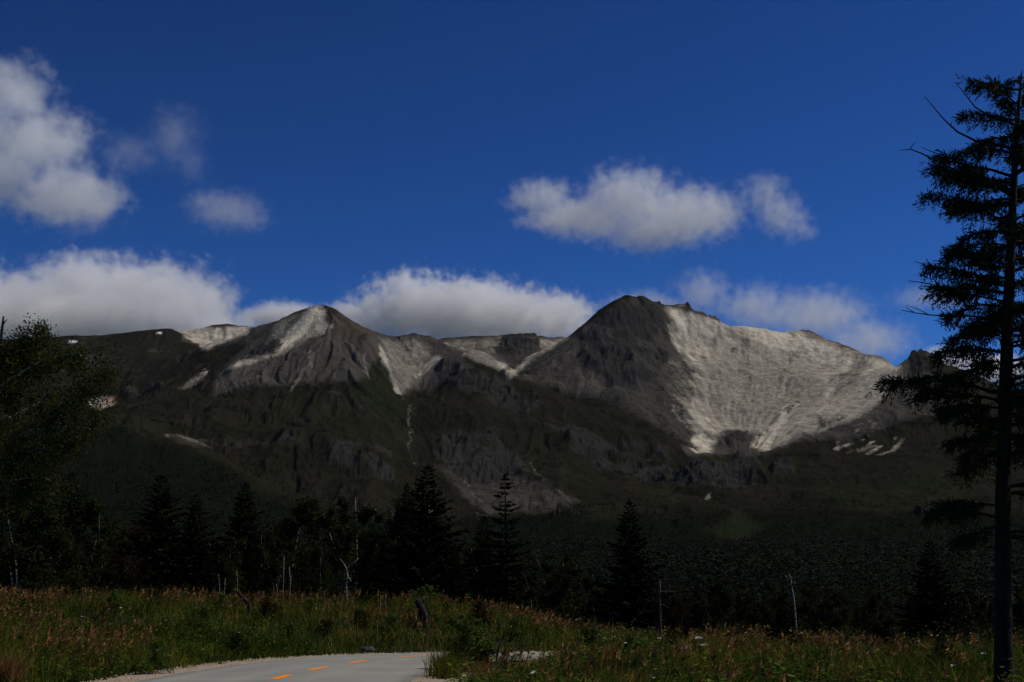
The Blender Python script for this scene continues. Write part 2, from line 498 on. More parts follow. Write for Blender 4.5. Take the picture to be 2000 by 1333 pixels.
steep = np.zeros_like(GX, dtype=np.float32); steep[sl] = sstep(0.25, 0.55, SLOPE)
fan = poly_mask([(430, 700), (640, 665), (760, 670), (790, 770), (700, 850), (420, 850), (330, 780)], 30)
TZ2 = TZ1 + GULLY * (1.7 + 1.6 * fan) * far * steep
# blend into the near ground
near_z = 0.8 - 1.9 * sstep(-12, 15, GX)
TZ2 = np.where(GY < 240, near_z * (1 - sstep(115, 240, GY)) + TZ2 * sstep(115, 240, GY), TZ2)

# ---- surface kinds
PX, PY = project(np.stack([GX, GY, TZ2], -1))
n1 = fbm(GX / 55, GY / 55, 5, 101); n2 = fbm(GX / 140, GY / 140, 4, 102); n3 = fbm(GX / 22, GY / 22, 4, 103)
jx = PX + 10 * n1 + 5 * n3 + 4.5 * STREAK; jy = PY + 5 * fbm(GX / 40, GY / 40, 4, 104)
scree = np.zeros_like(GX, dtype=np.float32)
for pl, s, k in (
    ([(480, 640), (545, 620), (625, 590), (690, 625), (760, 645), (860, 655), (920, 690), (900, 725), (850, 760), (775, 770), (745, 700), (700, 745), (600, 750), (500, 755), (420, 775), (430, 725), (470, 690)], 14, 0.85),
    ([(1010, 742), (1110, 655), (1225, 575), (1335, 600), (1345, 700), (1330, 790), (1345, 860), (1300, 850), (1200, 790), (1100, 765)], 16, 0.7),
    ([(880, 930), (1000, 915), (1040, 930), (1145, 978), (1080, 1002), (960, 1008), (915, 985)], 12, 0.62),
    ([(1775, 716), (1870, 735), (1905, 790), (1760, 825), (1660, 862), (1560, 862), (1640, 815)], 14, 0.75),
    ([(855, 660), (1120, 655), (1070, 700), (1000, 742), (920, 700)], 8, 0.95),
    ([(850, 880), (1010, 880), (1040, 920), (900, 960), (850, 920)], 12, 0.5),
    ([(340, 640), (500, 636), (490, 660), (400, 685), (360, 665)], 5, 0.9),
    ([(310, 848), (420, 856), (420, 880), (350, 868)], 6, 0.5),
    ([(1320, 560), (1790, 660), (1790, 730), (1640, 830), (1500, 890), (1340, 890)], 14, 0.9)):
    scree = np.maximum(scree, k * poly_mask(pl, s, jx, jy))
scree = np.maximum(scree, 0.5 * sstep(0.25, 0.6, n2 + 0.5 * n3) * sstep(900, 700, PY) * (GY > 1900))

pale = np.zeros_like(GX, dtype=np.float32)
for pl, s, k in (
    ([(343, 647), (350, 643), (400, 638), (492, 639), (482, 655), (430, 673), (402, 682), (384, 674), (368, 662)], 4, 0.72),
    ([(395, 645), (440, 648), (445, 660), (415, 668), (400, 660)], 8, 1.0),
    ([(596, 608), (612, 598), (624, 595), (636, 606), (632, 628), (650, 640), (642, 650), (602, 660), (565, 682), (532, 698), (546, 678), (556, 655), (570, 632)], 9, 0.95),
    ([(545, 632), (600, 605), (600, 650), (545, 690), (535, 660)], 10, 0.45),
    ([(445, 727), (470, 707), (525, 692), (540, 697), (490, 714)], 5, 0.55),
    ([(389, 726), (406, 722), (410, 733), (398, 738)], 3, 0.95),
    ([(343, 757), (365, 742), (390, 728), (402, 737), (382, 752), (352, 761)], 5, 0.55),
    ([(742, 668), (758, 688), (768, 718), (786, 758), (790, 772), (776, 774), (768, 745), (754, 715), (744, 690)], 4, 0.62),
    ([(745, 662), (815, 660), (862, 690), (872, 708), (840, 726), (802, 770), (786, 780), (768, 738)], 14, 0.33),
    ([(838, 700), (866, 690), (868, 708), (845, 718), (815, 745), (812, 735)], 5, 0.55),
    ([(868, 666), (980, 657), (988, 678), (962, 692), (975, 705), (1000, 736), (962, 719), (920, 697), (880, 681)], 9, 0.40),
    ([(975, 705), (992, 712), (1002, 736), (985, 730)], 4, 0.7),
    ([(1048, 663), (1112, 661), (1060, 690), (1004, 737), (992, 730), (1040, 690)], 4, 0.6),
    ([(1298, 606), (1330, 600), (1412, 620), (1450, 622), (1500, 638), (1570, 646), (1620, 672), (1700, 691), (1772, 716), (1758, 745), (1740, 772), (1694, 808), (1608, 845), (1552, 858), (1502, 880), (1466, 876), (1482, 848), (1440, 842), (1402, 850), (1398, 880), (1372, 884), (1352, 866), (1352, 845), (1345, 790), (1350, 745), (1322, 690), (1313, 660), (1302, 630)], 9, 0.66),
    ([(1310, 680), (1350, 740), (1370, 800), (1370, 850), (1345, 845), (1322, 800), (1305, 740)], 22, 0.36),
    ([(1298, 606), (1330, 600), (1412, 620), (1470, 628), (1560, 648), (1660, 682), (1690, 720), (1620, 720), (1540, 690), (1450, 668), (1400, 660), (1360, 720), (1318, 690)], 14, 0.85),
    ([(1600, 690), (1700, 692), (1770, 717), (1748, 750), (1690, 795), (1600, 838), (1520, 868), (1560, 800), (1650, 740)], 14, 0.72),
    ([(1470, 876), (1490, 845), (1530, 800), (1550, 780), (1560, 790), (1520, 845), (1505, 880)], 5, 1.0),
    ([(1350, 850), (1372, 846), (1396, 862), (1392, 884), (1372, 884), (1352, 872)], 4, 0.9),
    ([(1612, 868), (1640, 862), (1672, 868), (1690, 850), (1700, 862), (1736, 862), (1772, 846), (1752, 872), (1735, 888), (1670, 895), (1640, 886)], 5, 0.7),
    ([(1640, 840), (1700, 822), (1722, 834), (1660, 850)], 5, 0.5),
    ([(172, 777), (200, 776), (226, 776), (224, 790), (200, 798), (188, 804), (178, 790)], 3, 0.9),
    ([(1378, 970), (1388, 962), (1392, 966), (1384, 976)], 3, 0.5)):
    pale = np.maximum(pale, k * poly_mask(pl, s, jx, jy))
for ln, w, k in (([(801, 790), (799, 810), (804, 840), (806, 875), (810, 905)], 2.2, 0.26), ([(612, 690), (606, 715), (588, 735), (566, 765)], 3, 0.3), ([(714, 690), (716, 730), (718, 748)], 2.5, 0.3),
                 ([(318, 850), (345, 852), (380, 862), (400, 868)], 2.5, 0.35), ([(900, 935), (930, 965), (955, 1000)], 2.5, 0.2), ([(1036, 905), (1060, 930), (1100, 960)], 3, 0.22),
                 ([(1312, 792), (1322, 812), (1336, 835)], 2, 0.5), ([(1340, 770), (1350, 800), (1352, 835)], 3, 0.5), ([(1390, 800), (1398, 840), (1390, 870)], 3, 0.6)):
    pale = np.maximum(pale, k * line_mask(ln, w, 3, jx, jy))
# mottled grey streaks across the pale faces
mott = 0.90 * STREAK + 1.2 * n1 + 1.0 * n3 + 0.6 * fbm(GX / 9, GY / 16, 3, 105)
big = np.clip(poly_mask([(1400, 690), (1520, 700), (1600, 730), (1590, 790), (1500, 830), (1420, 840), (1370, 760)], 30) + 0.6 * poly_mask([(1600, 780), (1700, 760), (1720, 800), (1620, 840), (1540, 850)], 25), 0, 1)
pale = np.clip(pale * (1 + 0.26 * mott - 0.52 * big * sstep(-0.5, 0.8, mott)) - 0.06 * sstep(0.4, 1.4, STREAK), 0, 1)
patchy = poly_mask([(1600, 815), (1790, 815), (1790, 900), (1600, 900)], 8)
pale *= 1 - 0.95 * patchy * sstep(-0.15, 0.2, fbm(PX / 22 + 0.03 * PY, (PY + 0.35 * PX) / 7, 4, 140))
brown = poly_mask([(636, 606), (700, 630), (745, 652), (700, 665), (655, 655), (650, 640), (634, 630)], 8)
red = poly_mask([(205, 776), (230, 774), (226, 792), (205, 795)], 4, jx, jy)
snow = np.maximum(poly_mask([(132, 666), (150, 667), (151, 670), (134, 669)], 1.2), poly_mask([(305, 649.5), (316, 649), (316, 651), (306, 651.5)], 1.0))
lush = np.zeros_like(GX, dtype=np.float32)
for pl, s, k in (([(690, 700), (735, 690), (790, 790), (800, 870), (760, 890), (700, 790)], 14, 0.8), ([(560, 770), (700, 770), (740, 850), (600, 860), (480, 830)], 25, 0.5),
                 ([(1560, 950), (1900, 920), (1900, 1010), (1650, 1010)], 30, 0.5), ([(960, 850), (1060, 870), (1160, 960), (1080, 950)], 15, 0.5), ([(1150, 985), (1260, 985), (1230, 1015), (1140, 1015)], 10, 0.9),
                 ([(1370, 1035), (1440, 1000), (1500, 1030), (1430, 1060)], 8, 1.0), ([(200, 805), (330, 820), (330, 850), (200, 835)], 10, 0.8), ([(1280, 930), (1340, 960), (1320, 1000), (1260, 970)], 12, 0.6)):
    lush = np.maximum(lush, k * poly_mask(pl, s, jx, jy))

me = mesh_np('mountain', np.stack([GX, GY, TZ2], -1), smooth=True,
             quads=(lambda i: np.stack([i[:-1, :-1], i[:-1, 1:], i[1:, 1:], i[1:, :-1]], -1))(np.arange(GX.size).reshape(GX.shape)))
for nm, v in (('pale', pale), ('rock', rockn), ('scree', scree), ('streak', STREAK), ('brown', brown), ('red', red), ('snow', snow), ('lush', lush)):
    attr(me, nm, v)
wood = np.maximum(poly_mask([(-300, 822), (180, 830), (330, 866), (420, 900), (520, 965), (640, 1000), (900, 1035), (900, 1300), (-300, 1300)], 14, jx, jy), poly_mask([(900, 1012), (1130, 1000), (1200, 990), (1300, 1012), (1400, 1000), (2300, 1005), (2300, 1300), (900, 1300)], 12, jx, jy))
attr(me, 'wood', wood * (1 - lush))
m, nt, out = material('mountain_slope')
geo = nt.n('ShaderNodeNewGeometry').outputs['Position']
na, nb, ncx = nt.noise(geo, 0.012, 6, 0.6), nt.noise(geo, 0.06, 6, 0.65), nt.noise(geo, 0.28, 5, 0.7)
st = nt.attr('streak')
green = nt.mix(nt.ramp(nb, [(0.35, 0.0), (0.7, 1.0)]), (0.0085, 0.0100, 0.0052), (0.0220, 0.0200, 0.0120))
green = nt.mix(nt.math('MULTIPLY', nt.attr('lush'), nt.ramp(na, [(0.3, 0.35), (0.65, 1.0)])), green, (0.014, 0.024, 0.0080))
green = nt.mix(nt.ramp(na, [(0.42, 0.0), (0.72, 0.85)]), green, (0.026, 0.0215, 0.0145))
green = nt.mix(nt.math('MULTIPLY', nt.math('SUBTRACT', st, 0.5), 0.28, clamp=True), green, (0.033, 0.028, 0.021))
green = nt.mix(nt.ramp(nt.math('ADD', ncx, nt.math('MULTIPLY', nb, 0.5)), [(0.83, 0.0), (0.90, 0.85)]), green, (0.006, 0.008, 0.004))
scr = nt.mix(nt.ramp(ncx, [(0.3, 0.0), (0.75, 1.0)]), (0.036, 0.0325, 0.0295), (0.092, 0.082, 0.071))
scr = nt.mix(nt.math('MULTIPLY', st, 0.17, clamp=True), scr, (0.165, 0.145, 0.121))
scr = nt.mix(nt.math('MULTIPLY', nt.attr('brown'), 0.7), scr, (0.072, 0.055, 0.040))
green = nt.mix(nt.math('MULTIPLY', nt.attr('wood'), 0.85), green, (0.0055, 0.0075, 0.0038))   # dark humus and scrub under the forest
def mask(a, n_, k=0.5):
    return nt.math('MULTIPLY', a, nt.math('ADD', nt.math('MULTIPLY', n_, 2 * k), 1 - k), clamp=True)
sm = nt.ramp(nt.math('ADD', nt.attr('scree'), nt.math('MULTIPLY', nt.math('SUBTRACT', nb, 0.5), 0.9)), [(0.25, 0.0), (0.75, 1.0)])
col = nt.mix(sm, green, scr)
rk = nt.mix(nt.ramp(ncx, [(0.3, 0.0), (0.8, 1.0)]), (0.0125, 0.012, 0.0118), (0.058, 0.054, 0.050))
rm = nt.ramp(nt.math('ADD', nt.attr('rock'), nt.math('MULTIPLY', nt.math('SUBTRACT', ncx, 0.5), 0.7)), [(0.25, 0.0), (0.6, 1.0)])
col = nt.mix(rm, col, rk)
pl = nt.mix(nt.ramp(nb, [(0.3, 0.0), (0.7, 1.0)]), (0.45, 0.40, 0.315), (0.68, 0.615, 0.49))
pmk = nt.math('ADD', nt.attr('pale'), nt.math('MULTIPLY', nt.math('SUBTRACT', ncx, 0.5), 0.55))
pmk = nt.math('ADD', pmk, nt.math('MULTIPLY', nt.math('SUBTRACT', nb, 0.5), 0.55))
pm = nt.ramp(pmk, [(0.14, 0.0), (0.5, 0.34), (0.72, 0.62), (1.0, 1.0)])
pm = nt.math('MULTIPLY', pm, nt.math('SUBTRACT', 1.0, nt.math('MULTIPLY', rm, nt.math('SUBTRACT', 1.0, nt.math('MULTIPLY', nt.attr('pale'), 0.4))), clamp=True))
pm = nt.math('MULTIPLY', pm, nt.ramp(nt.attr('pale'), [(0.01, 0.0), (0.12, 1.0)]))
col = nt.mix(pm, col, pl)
col = nt.mix(nt.math('MULTIPLY', nt.attr('red'), 0.55), col, (0.30, 0.13, 0.09))
col = nt.mix(nt.attr('snow'), col, (0.85, 0.87, 0.9))
hgt = nt.math('ADD', nt.math('MULTIPLY', nb, 3.0), nt.math('MULTIPLY', ncx, 1.6))
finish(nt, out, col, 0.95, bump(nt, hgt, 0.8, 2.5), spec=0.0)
mountain = link('mountain', me, m, kind='structure', label='volcanic mountain range with pale pumice bowls, dark rock faces and green lower slopes')
# ------------------------------------------------------------------ ground sheet, road, shoulders
def grid_mesh(name, xs, ys, zf, smooth=True):
    gx, gy = np.meshgrid(xs, ys)
    gz = zf(gx, gy)
    i = np.arange(gx.size).reshape(gx.shape)
    return mesh_np(name, np.stack([gx, gy, gz], -1), quads=np.stack([i[:-1, :-1], i[:-1, 1:], i[1:, 1:], i[1:, :-1]], -1), smooth=smooth)
gxs = np.concatenate([np.linspace(-160, -34, 40)[:-1], np.arange(-34, 34, 0.6), np.linspace(34, 160, 40)])
gys = np.concatenate([np.linspace(-40, 8, 20)[:-1], np.arange(8, 80, 0.6), np.linspace(80, 150, 30)])
m, nt, out = material('meadow_soil')
geo = nt.n('ShaderNodeNewGeometry').outputs['Position']
c = nt.mix(nt.ramp(nt.noise(geo, 0.5, 5), [(0.35, 0.0), (0.65, 1.0)]), (0.022, 0.026, 0.010), (0.055, 0.040, 0.022))
c = nt.mix(nt.ramp(nt.noise(geo, 6.0, 4), [(0.4, 0.0), (0.7, 0.7)]), c, (0.030, 0.022, 0.013))
finish(nt, out, c, 0.95, bump(nt, nt.noise(geo, 9.0, 4), 0.7, 0.06), spec=0.05)
ground = link('ground', grid_mesh('ground', gxs, gys, ground_z), m, kind='structure')

m, nt, out = material('worn_asphalt')
geo = nt.n('ShaderNodeNewGeometry').outputs['Position']
n_l, n_s = nt.noise(geo, 0.35, 5, 0.6), nt.noise(geo, 38.0, 3, 0.7)
c = nt.mix(nt.ramp(n_l, [(0.35, 0.0), (0.7, 1.0)]), (0.235, 0.238, 0.205), (0.315, 0.318, 0.275))
c = nt.mix(nt.ramp(n_s, [(0.35, 0.0), (0.7, 1.0)]), nt.mix(0.35, c, (0.16, 0.155, 0.14)), c)
edge = nt.attr('edge')                                    # darker tar strip where wheels never roll
c = nt.mix(nt.math('MULTIPLY', edge, nt.ramp(n_l, [(0.3, 0.5), (0.6, 0.95)])), c, (0.15, 0.152, 0.142))
track = nt.attr('track')
c = nt.mix(nt.math('MULTIPLY', track, 0.28), c, (0.35, 0.352, 0.305))
fine = nt.noise(nt.n('ShaderNodeMapping', ins={'Vector': geo, 'Scale': (2.2, 0.25, 1.0)}).outputs[0], 1.0, 5, 0.65)
c = nt.mix(nt.ramp(fine, [(0.5, 0.0), (0.75, 0.35)]), c, (0.19, 0.185, 0.165))
finish(nt, out, c, 0.85, bump(nt, n_s, 0.35, 0.01), spec=0.08)
off = np.linspace(-RHALF, RHALF, 25)
wob = 0.10 * fbm(np.arange(len(ROAD)) * 0.35, np.zeros(len(ROAD)), 3, 5)
P = []
E, Tk = [], []
for k, o_ in enumerate(off):
    e = abs(o_) / RHALF
    oo = o_ + (wob * np.sign(o_) if e > 0.99 else 0)
    q = ROAD + RN * (np.asarray(oo).reshape(-1, 1) if np.ndim(oo) else oo)
    P.append(np.stack([q[:, 0], q[:, 1], np.full(len(q), 0.03 + 0.05 * (1 - e ** 2))], 1))
    E.append(np.full(len(q), float(sstep(0.80, 1.0, e))))
    Tk.append(np.full(len(q), math.exp(-((abs(abs(o_) - 1.6) - 0.8) / 0.3) ** 2)))
P = np.array(P); i = np.arange(P.shape[0] * P.shape[1]).reshape(P.shape[:2])
me = mesh_np('road', P.reshape(-1, 3), quads=np.stack([i[:-1, :-1], i[1:, :-1], i[1:, 1:], i[:-1, 1:]], -1)[:, :, ::-1], smooth=True)
attr(me, 'edge', np.array(E)); attr(me, 'track', np.array(Tk))
road = link('road', me, m, kind='structure', label='worn pale grey road bending right behind the tall grass')

m, nt, out = material('road_paint')
geo = nt.n('ShaderNodeNewGeometry').outputs['Position']
c = nt.mix(nt.ramp(nt.noise(geo, 22.0, 4, 0.7), [(0.55, 0.0), (0.78, 1.0)]), (0.95, 0.27, 0.012), (0.60, 0.26, 0.08))
finish(nt, out, c, 0.9, spec=0.03)
paint = m
arc = np.concatenate([[0], np.cumsum(np.linalg.norm(np.diff(ROAD, axis=0), axis=1))])
def on_road(s, lateral):
    x, y = np.interp(s, arc, ROAD[:, 0]), np.interp(s, arc, ROAD[:, 1])
    nx, ny = np.interp(s, arc, RN[:, 0]), np.interp(s, arc, RN[:, 1])
    return x + nx * lateral, y + ny * lateral
s_first = float(np.interp(32.6, ROAD[:200, 1], arc[:200]))
for k in range(-6, 9):
    s0 = s_first + 4.35 * k - 0.95
    if s0 < 1 or s0 > arc[-1] - 3:
        continue
    V = []
    for t in np.linspace(0, 1.9, 8):
        for l in (-0.10, 0.10):
            x, y = on_road(s0 + t, l + random.uniform(-0.008, 0.008))
            V.append((x, y, 0.03 + 0.05 * (1 - (l / RHALF) ** 2) + 0.004))
    dash = mesh_np('lane_dash', V, quads=[(2 * j, 2 * j + 1, 2 * j + 3, 2 * j + 2) for j in range(7)])
    link('lane_dash', dash, paint, road)

m, nt, out = material('shoulder_gravel')
geo = nt.n('ShaderNodeNewGeometry').outputs['Position']
c = nt.mix(nt.ramp(nt.noise(geo, 14.0, 5, 0.7), [(0.3, 0.0), (0.7, 1.0)]), (0.24, 0.185, 0.13), (0.48, 0.40, 0.30))
c = nt.mix(nt.ramp(nt.noise(geo, 1.2, 4), [(0.5, 0.0), (0.7, 0.6)]), c, (0.20, 0.14, 0.095))
finish(nt, out, c, 0.95, bump(nt, nt.noise(geo, 30.0, 3, 0.7), 0.8, 0.03), spec=0.1)
gravel = m
for sg, w0 in ((1, 1.05), (-1, 1.15)):
    inner = ROAD + RN * (sg * (RHALF - 0.25))
    wid = w0 * (1 - 0.75 * sstep(36, 40, ROAD[:, 1]) * (sg < 0)) + 0.35 * (1 - 0.7 * sstep(36, 40, ROAD[:, 1]) * (sg < 0)) * fbm(np.arange(len(ROAD)) * 0.5, np.full(len(ROAD), 3.0 * sg), 4, 8)
    rows = []
    for t in np.linspace(0, 1, 6):
        q = ROAD + RN * (sg * (RHALF - 0.25 + t * (wid[:, None] + 0.25)))
        z = 0.022 + 0.012 * vnoise(q[:, 0] * 4, q[:, 1] * 4, 3) - 0.03 * t
        rows.append(np.stack([q[:, 0], q[:, 1], z + 0.02 * (t > 0)], 1))
    R_ = np.array(rows); i = np.arange(R_.shape[0] * R_.shape[1]).reshape(R_.shape[:2])
    q = np.stack([i[:-1, :-1], i[1:, :-1], i[1:, 1:], i[:-1, 1:]], -1)
    link('road_shoulder', mesh_np('road_shoulder', R_.reshape(-1, 3), quads=q if sg < 0 else q[:, :, ::-1], smooth=True), gravel, kind='structure')
# loose gravel stones on the shoulders
def stones(n, zone, smin, smax, seed):
    r = np.random.default_rng(seed)
    base = np.array([(1, 0, 0), (-1, 0, 0), (0, 1, 0), (0, -1, 0), (0, 0, 0.7), (0, 0, -0.7)], float)
    F = np.array([(0, 2, 4), (2, 1, 4), (1, 3, 4), (3, 0, 4)])
    pos = zone(r, n)
    s = r.uniform(smin, smax, n) ** 1.0
    V = base[None] * (1 + 0.35 * r.standard_normal((n, 6, 3))) * s[:, None, None]
    an = r.uniform(0, 6.28, n)
    x = V[..., 0] * np.cos(an)[:, None] - V[..., 1] * np.sin(an)[:, None]
    y = V[..., 0] * np.sin(an)[:, None] + V[..., 1] * np.cos(an)[:, None]
    V = np.stack([x, y, V[..., 2]], -1) + pos[:, None]
    return V.reshape(-1, 3), (F[None] + np.arange(n)[:, None, None] * 6).reshape(-1, 3)
def shoulder_zone(r, n):
    s = r.uniform(arc[20], arc[-30], n)
    sg = np.where(r.random(n) < 0.6, 1, -1)
    l = sg * (RHALF + r.uniform(-0.15, 1.1, n))
    x, y = on_road(s, l)
    bend = (sg < 0) & (y > 38)
    x[bend], y[bend] = on_road(s, -l)[0][bend], on_road(s, -l)[1][bend]
    return np.stack([x, y, np.full(n, 0.03)], 1)
V, F = stones(3500, shoulder_zone, 0.012, 0.045, 4)
link('gravel', mesh_np('gravel', V, tris=F), gravel, kind='stuff', label='loose tan gravel stones along both road edges')

# ------------------------------------------------------------------ grass, plumes and weeds
def scatter(n, region, seed):
    r = np.random.default_rng(seed)
    x0, x1, y0, y1 = region
    y = r.uniform(y0, y1, n); x = r.uniform(x0, x1, n)
    vis = np.abs(x) < 0.40 * y + 2.5
    x, y = x[vis], y[vis]
    d = road_dist(x, y)
    ok = (d > RHALF + 0.75 + 0.4 * vnoise(x, y, 5)) | (d < -RHALF - 0.95 + 0.5 * vnoise(x, y, 6) + 0.75 * sstep(35, 39, y))
    return x[ok], y[ok], d[ok], r

def blades(x, y, z, r, h, w, lean, tone, seg=2):
    """Curved tapering blades; returns verts, quads, tris, tone per vertex."""
    n = len(x)
    an = r.uniform(0, 2 * np.pi, n); bd = r.uniform(0, 2 * np.pi, n)
    wind = 0.35
    lx = np.cos(bd) * lean + 0.16 * h; ly = np.sin(bd) * lean
    V = []
    for k in range(seg + 1):
        t = k / seg
        cx, cy, cz = x + lx * t * t, y + ly * t * t, z + h * t * (1 - 0.12 * t * (np.abs(lean) / np.maximum(h, 1e-3)))
        if k < seg:
            ww = w * (1 - 0.75 * t) * 0.5
            V.append(np.stack([cx - np.cos(an) * ww, cy - np.sin(an) * ww, cz], -1))
            V.append(np.stack([cx + np.cos(an) * ww, cy + np.sin(an) * ww, cz], -1))
        else:
            V.append(np.stack([cx, cy, cz], -1))
    V = np.stack(V, 1); m_ = V.shape[1]
    o_ = np.arange(n)[:, None] * m_
    Q = [o_ + np.array([[2 * k, 2 * k + 1, 2 * k + 3, 2 * k + 2]]) for k in range(seg - 1)]
    T = o_ + np.array([[2 * seg - 2, 2 * seg - 1, 2 * seg]])
    return V.reshape(-1, 3), (np.concatenate(Q) if Q else np.zeros((0, 4), int)), T, np.repeat(tone, m_)

class Bag:
    def __init__(self):
        self.V, self.Q, self.T, self.A, self.n = [], [], [], [], 0
    def add(self, V, Q, T, A):
        self.V.append(V); self.A.append(A)
        if Q is not None and len(Q): self.Q.append(np.asarray(Q) + self.n)
        if T is not None and len(T): self.T.append(np.asarray(T) + self.n)
        self.n += len(V)
    def mesh(self, name, smooth=False):
        me = mesh_np(name, np.concatenate(self.V), np.concatenate(self.Q) if self.Q else None, np.concatenate(self.T) if self.T else None, smooth)
        attr(me, 'tone', np.concatenate(self.A))
        return me

def plant_material(name, stops, transl=0.25, rough=0.95, spec=0.02):
    m, nt, out = material(name)
    geo = nt.n('ShaderNodeNewGeometry').outputs['Position']
    f = nt.math('ADD', nt.attr('tone'), nt.math('MULTIPLY', nt.math('SUBTRACT', nt.noise(geo, 1.3, 3), 0.5), 0.5))
    finish(nt, out, nt.ramp(f, stops), rough, transl=transl, spec=spec)
    return m
m_grass = plant_material('meadow_grass', [(0.0, (0.018, 0.034, 0.006)), (0.38, (0.062, 0.094, 0.011)), (0.7, (0.145, 0.142, 0.018)), (1.0, (0.30, 0.170, 0.040))])
m_plume = plant_material('grass_plumes', [(0.0, (0.085, 0.045, 0.016)), (0.5, (0.20, 0.098, 0.034)), (1.0, (0.35, 0.185, 0.068))], 0.3)
m_weed = plant_material('weed_leaves', [(0.0, (0.016, 0.036, 0.006)), (0.5, (0.050, 0.094, 0.013)), (1.0, (0.15, 0.185, 0.020))])

REGIONS = [((-34, 12, 46, 76), 62000, 0.95), ((-24, -7, 16, 50), 56000, 0.95), ((-2.5, 22, 11, 47), 88000, 0.72), ((4, 34, 46, 80), 36000, 0.8)]
gb, pb = Bag(), Bag()
for ri, (reg, n, hs_) in enumerate(REGIONS):
    x, y, d, r = scatter(n, reg, 100 + ri)
    z = ground_z(x, y) - 0.03
    patch = fbm(x * 0.35, y * 0.35, 4, 31) + 0.35 * fbm(x * 1.7, y * 1.7, 2, 35)
    edge_low = sstep(RHALF + 0.7, RHALF + 3.0, np.abs(d)) * 0.7 + 0.3
    h = hs_ * (0.42 + 0.55 * r.random(len(x)) ** 1.3) * np.clip(1 + 0.6 * patch, 0.45, 1.6) * edge_low
    qx_, _q = project(np.stack([x, y, z], -1))
    h = h * (1 - 0.62 * ((qx_ > 940) & (qx_ < 1072) & (y > 33) & (d < 0)))
    h = h * (1 - 0.45 * (vnoise(x * 0.45 + 9, y * 0.45, 12) > 0.35))
    w = (0.016 + 0.00042 * y) * r.uniform(0.6, 1.3, len(x))
    tone = np.clip(0.33 + 0.5 * patch + 0.22 * r.standard_normal(len(x)), 0, 1)
    gb.add(*blades(x, y, z, r, h, w, h * r.uniform(0.15, 1.0, len(x)), tone, 3 if ri == 2 else 2))
    # flowering stalks with a feathery head, gathered in drifts
    x, y, d, r = scatter(int(n * 0.16), reg, 200 + ri)
    drift = fbm(x * 0.22, y * 0.30, 4, 47) + 0.55 * fbm(x * 0.9, y * 0.9, 3, 48)
    keep = (drift > 0.10 + 0.07 * (ri > 1) + 0.5 * r.random(len(x)) - 0.25 * sstep(RHALF + 5, RHALF + 11, d)) & (np.abs(d) > RHALF + 1.6)
    qx_, _q = project(np.stack([x, y, np.zeros_like(x)], -1))
    keep &= ~((qx_ > 940) & (qx_ < 1072) & (y > 33) & (d < 0))
    x, y = x[keep], y[keep]
    z = ground_z(x, y) - 0.03
    h = hs_ * r.uniform(0.72, 1.18, len(x)) * (1 + 0.25 * fbm(x * 0.35, y * 0.35, 4, 31))
    lean = h * r.uniform(0.05, 0.30, len(x))
    tone = np.clip(0.45 + 0.28 * r.standard_normal(len(x)) + 0.3 * fbm(x * 0.5, y * 0.5, 2, 77), 0, 1)
    ww = (0.010 + 0.00028 * y)
    pb.add(*blades(x, y, z, r, h, ww, lean, tone * 0.6, 2))
    tipx, tipy, tipz = x + 0.16 * h, y, z + h * 0.95
    for q in range(4):
        a = r.uniform(0, 6.28, len(x)); l = r.uniform(0.10, 0.24, len(x)); up = r.uniform(0.2, 0.95, len(x))
        bx, by, bz = tipx + 0.02 * np.cos(a), tipy + 0.02 * np.sin(a), tipz - r.uniform(0.0, 0.22, len(x))
        ex, ey, ez = bx + np.cos(a) * l * (1 - up) * 0.9 + 0.06, by + np.sin(a) * l * (1 - up) * 0.9, bz + l * up
        wv = (0.014 + 0.0004 * y)
        V = np.stack([np.stack([bx - wv * np.sin(a), by + wv * np.cos(a), bz], -1), np.stack([bx + wv * np.sin(a), by - wv * np.cos(a), bz], -1), np.stack([ex, ey, ez], -1)], 1)
        pb.add(V.reshape(-1, 3), None, np.arange(len(x) * 3).reshape(-1, 3), np.repeat(tone, 3))
link('grass', gb.mesh('grass'), m_grass, kind='stuff', label='tall green meadow grass along the road and on the bank')
link('plume_grass', pb.mesh('plume_grass'), m_plume, kind='stuff', label='orange-brown feathery seed heads above the meadow grass')
# broad-leaved weeds between the grass
wb = Bag()
for ri, (reg, n, hs_) in enumerate(REGIONS):
    x, y, d, r = scatter(int(n * 0.15), reg, 300 + ri)
    keep = fbm(x * 0.3, y * 0.3, 3, 61) + 0.5 * fbm(x * 1.3, y * 1.3, 2, 62) > 0.12
    x, y = x[keep], y[keep]
    z = ground_z(x, y)
    hh = r.uniform(0.35, 0.9, len(x)) * hs_ * np.clip(1 + 1.1 * fbm(x * 0.4, y * 0.4, 3, 66), 0.5, 1.7)
    tn = np.clip(0.4 + 0.25 * r.standard_normal(len(x)), 0, 1)
    for q in range(9):
        a = r.uniform(0, 6.28, len(x)); l = r.uniform(0.06, 0.14, len(x)); f = (q + 1) / 9
        cz = z + hh * f
        dx, dy, dz = np.cos(a) * l, np.sin(a) * l, l * r.uniform(-0.3, 0.6, len(x))
        px_, py_ = -np.sin(a) * l * 0.34, np.cos(a) * l * 0.34
        V = np.stack([np.stack([x, y, cz], -1), np.stack([x + dx * .5 + px_, y + dy * .5 + py_, cz + dz * .5], -1), np.stack([x + dx, y + dy, cz + dz * 0.8], -1), np.stack([x + dx * .5 - px_, y + dy * .5 - py_, cz + dz * .5], -1)], 1)
        wb.add(V.reshape(-1, 3), np.arange(len(x) * 4).reshape(-1, 4), None, np.repeat(np.clip(tn + 0.2 * (f - 0.5), 0, 1), 4))
link('weeds', wb.mesh('weeds'), m_weed, kind='stuff', label='broad-leaved green weeds growing through the grass')
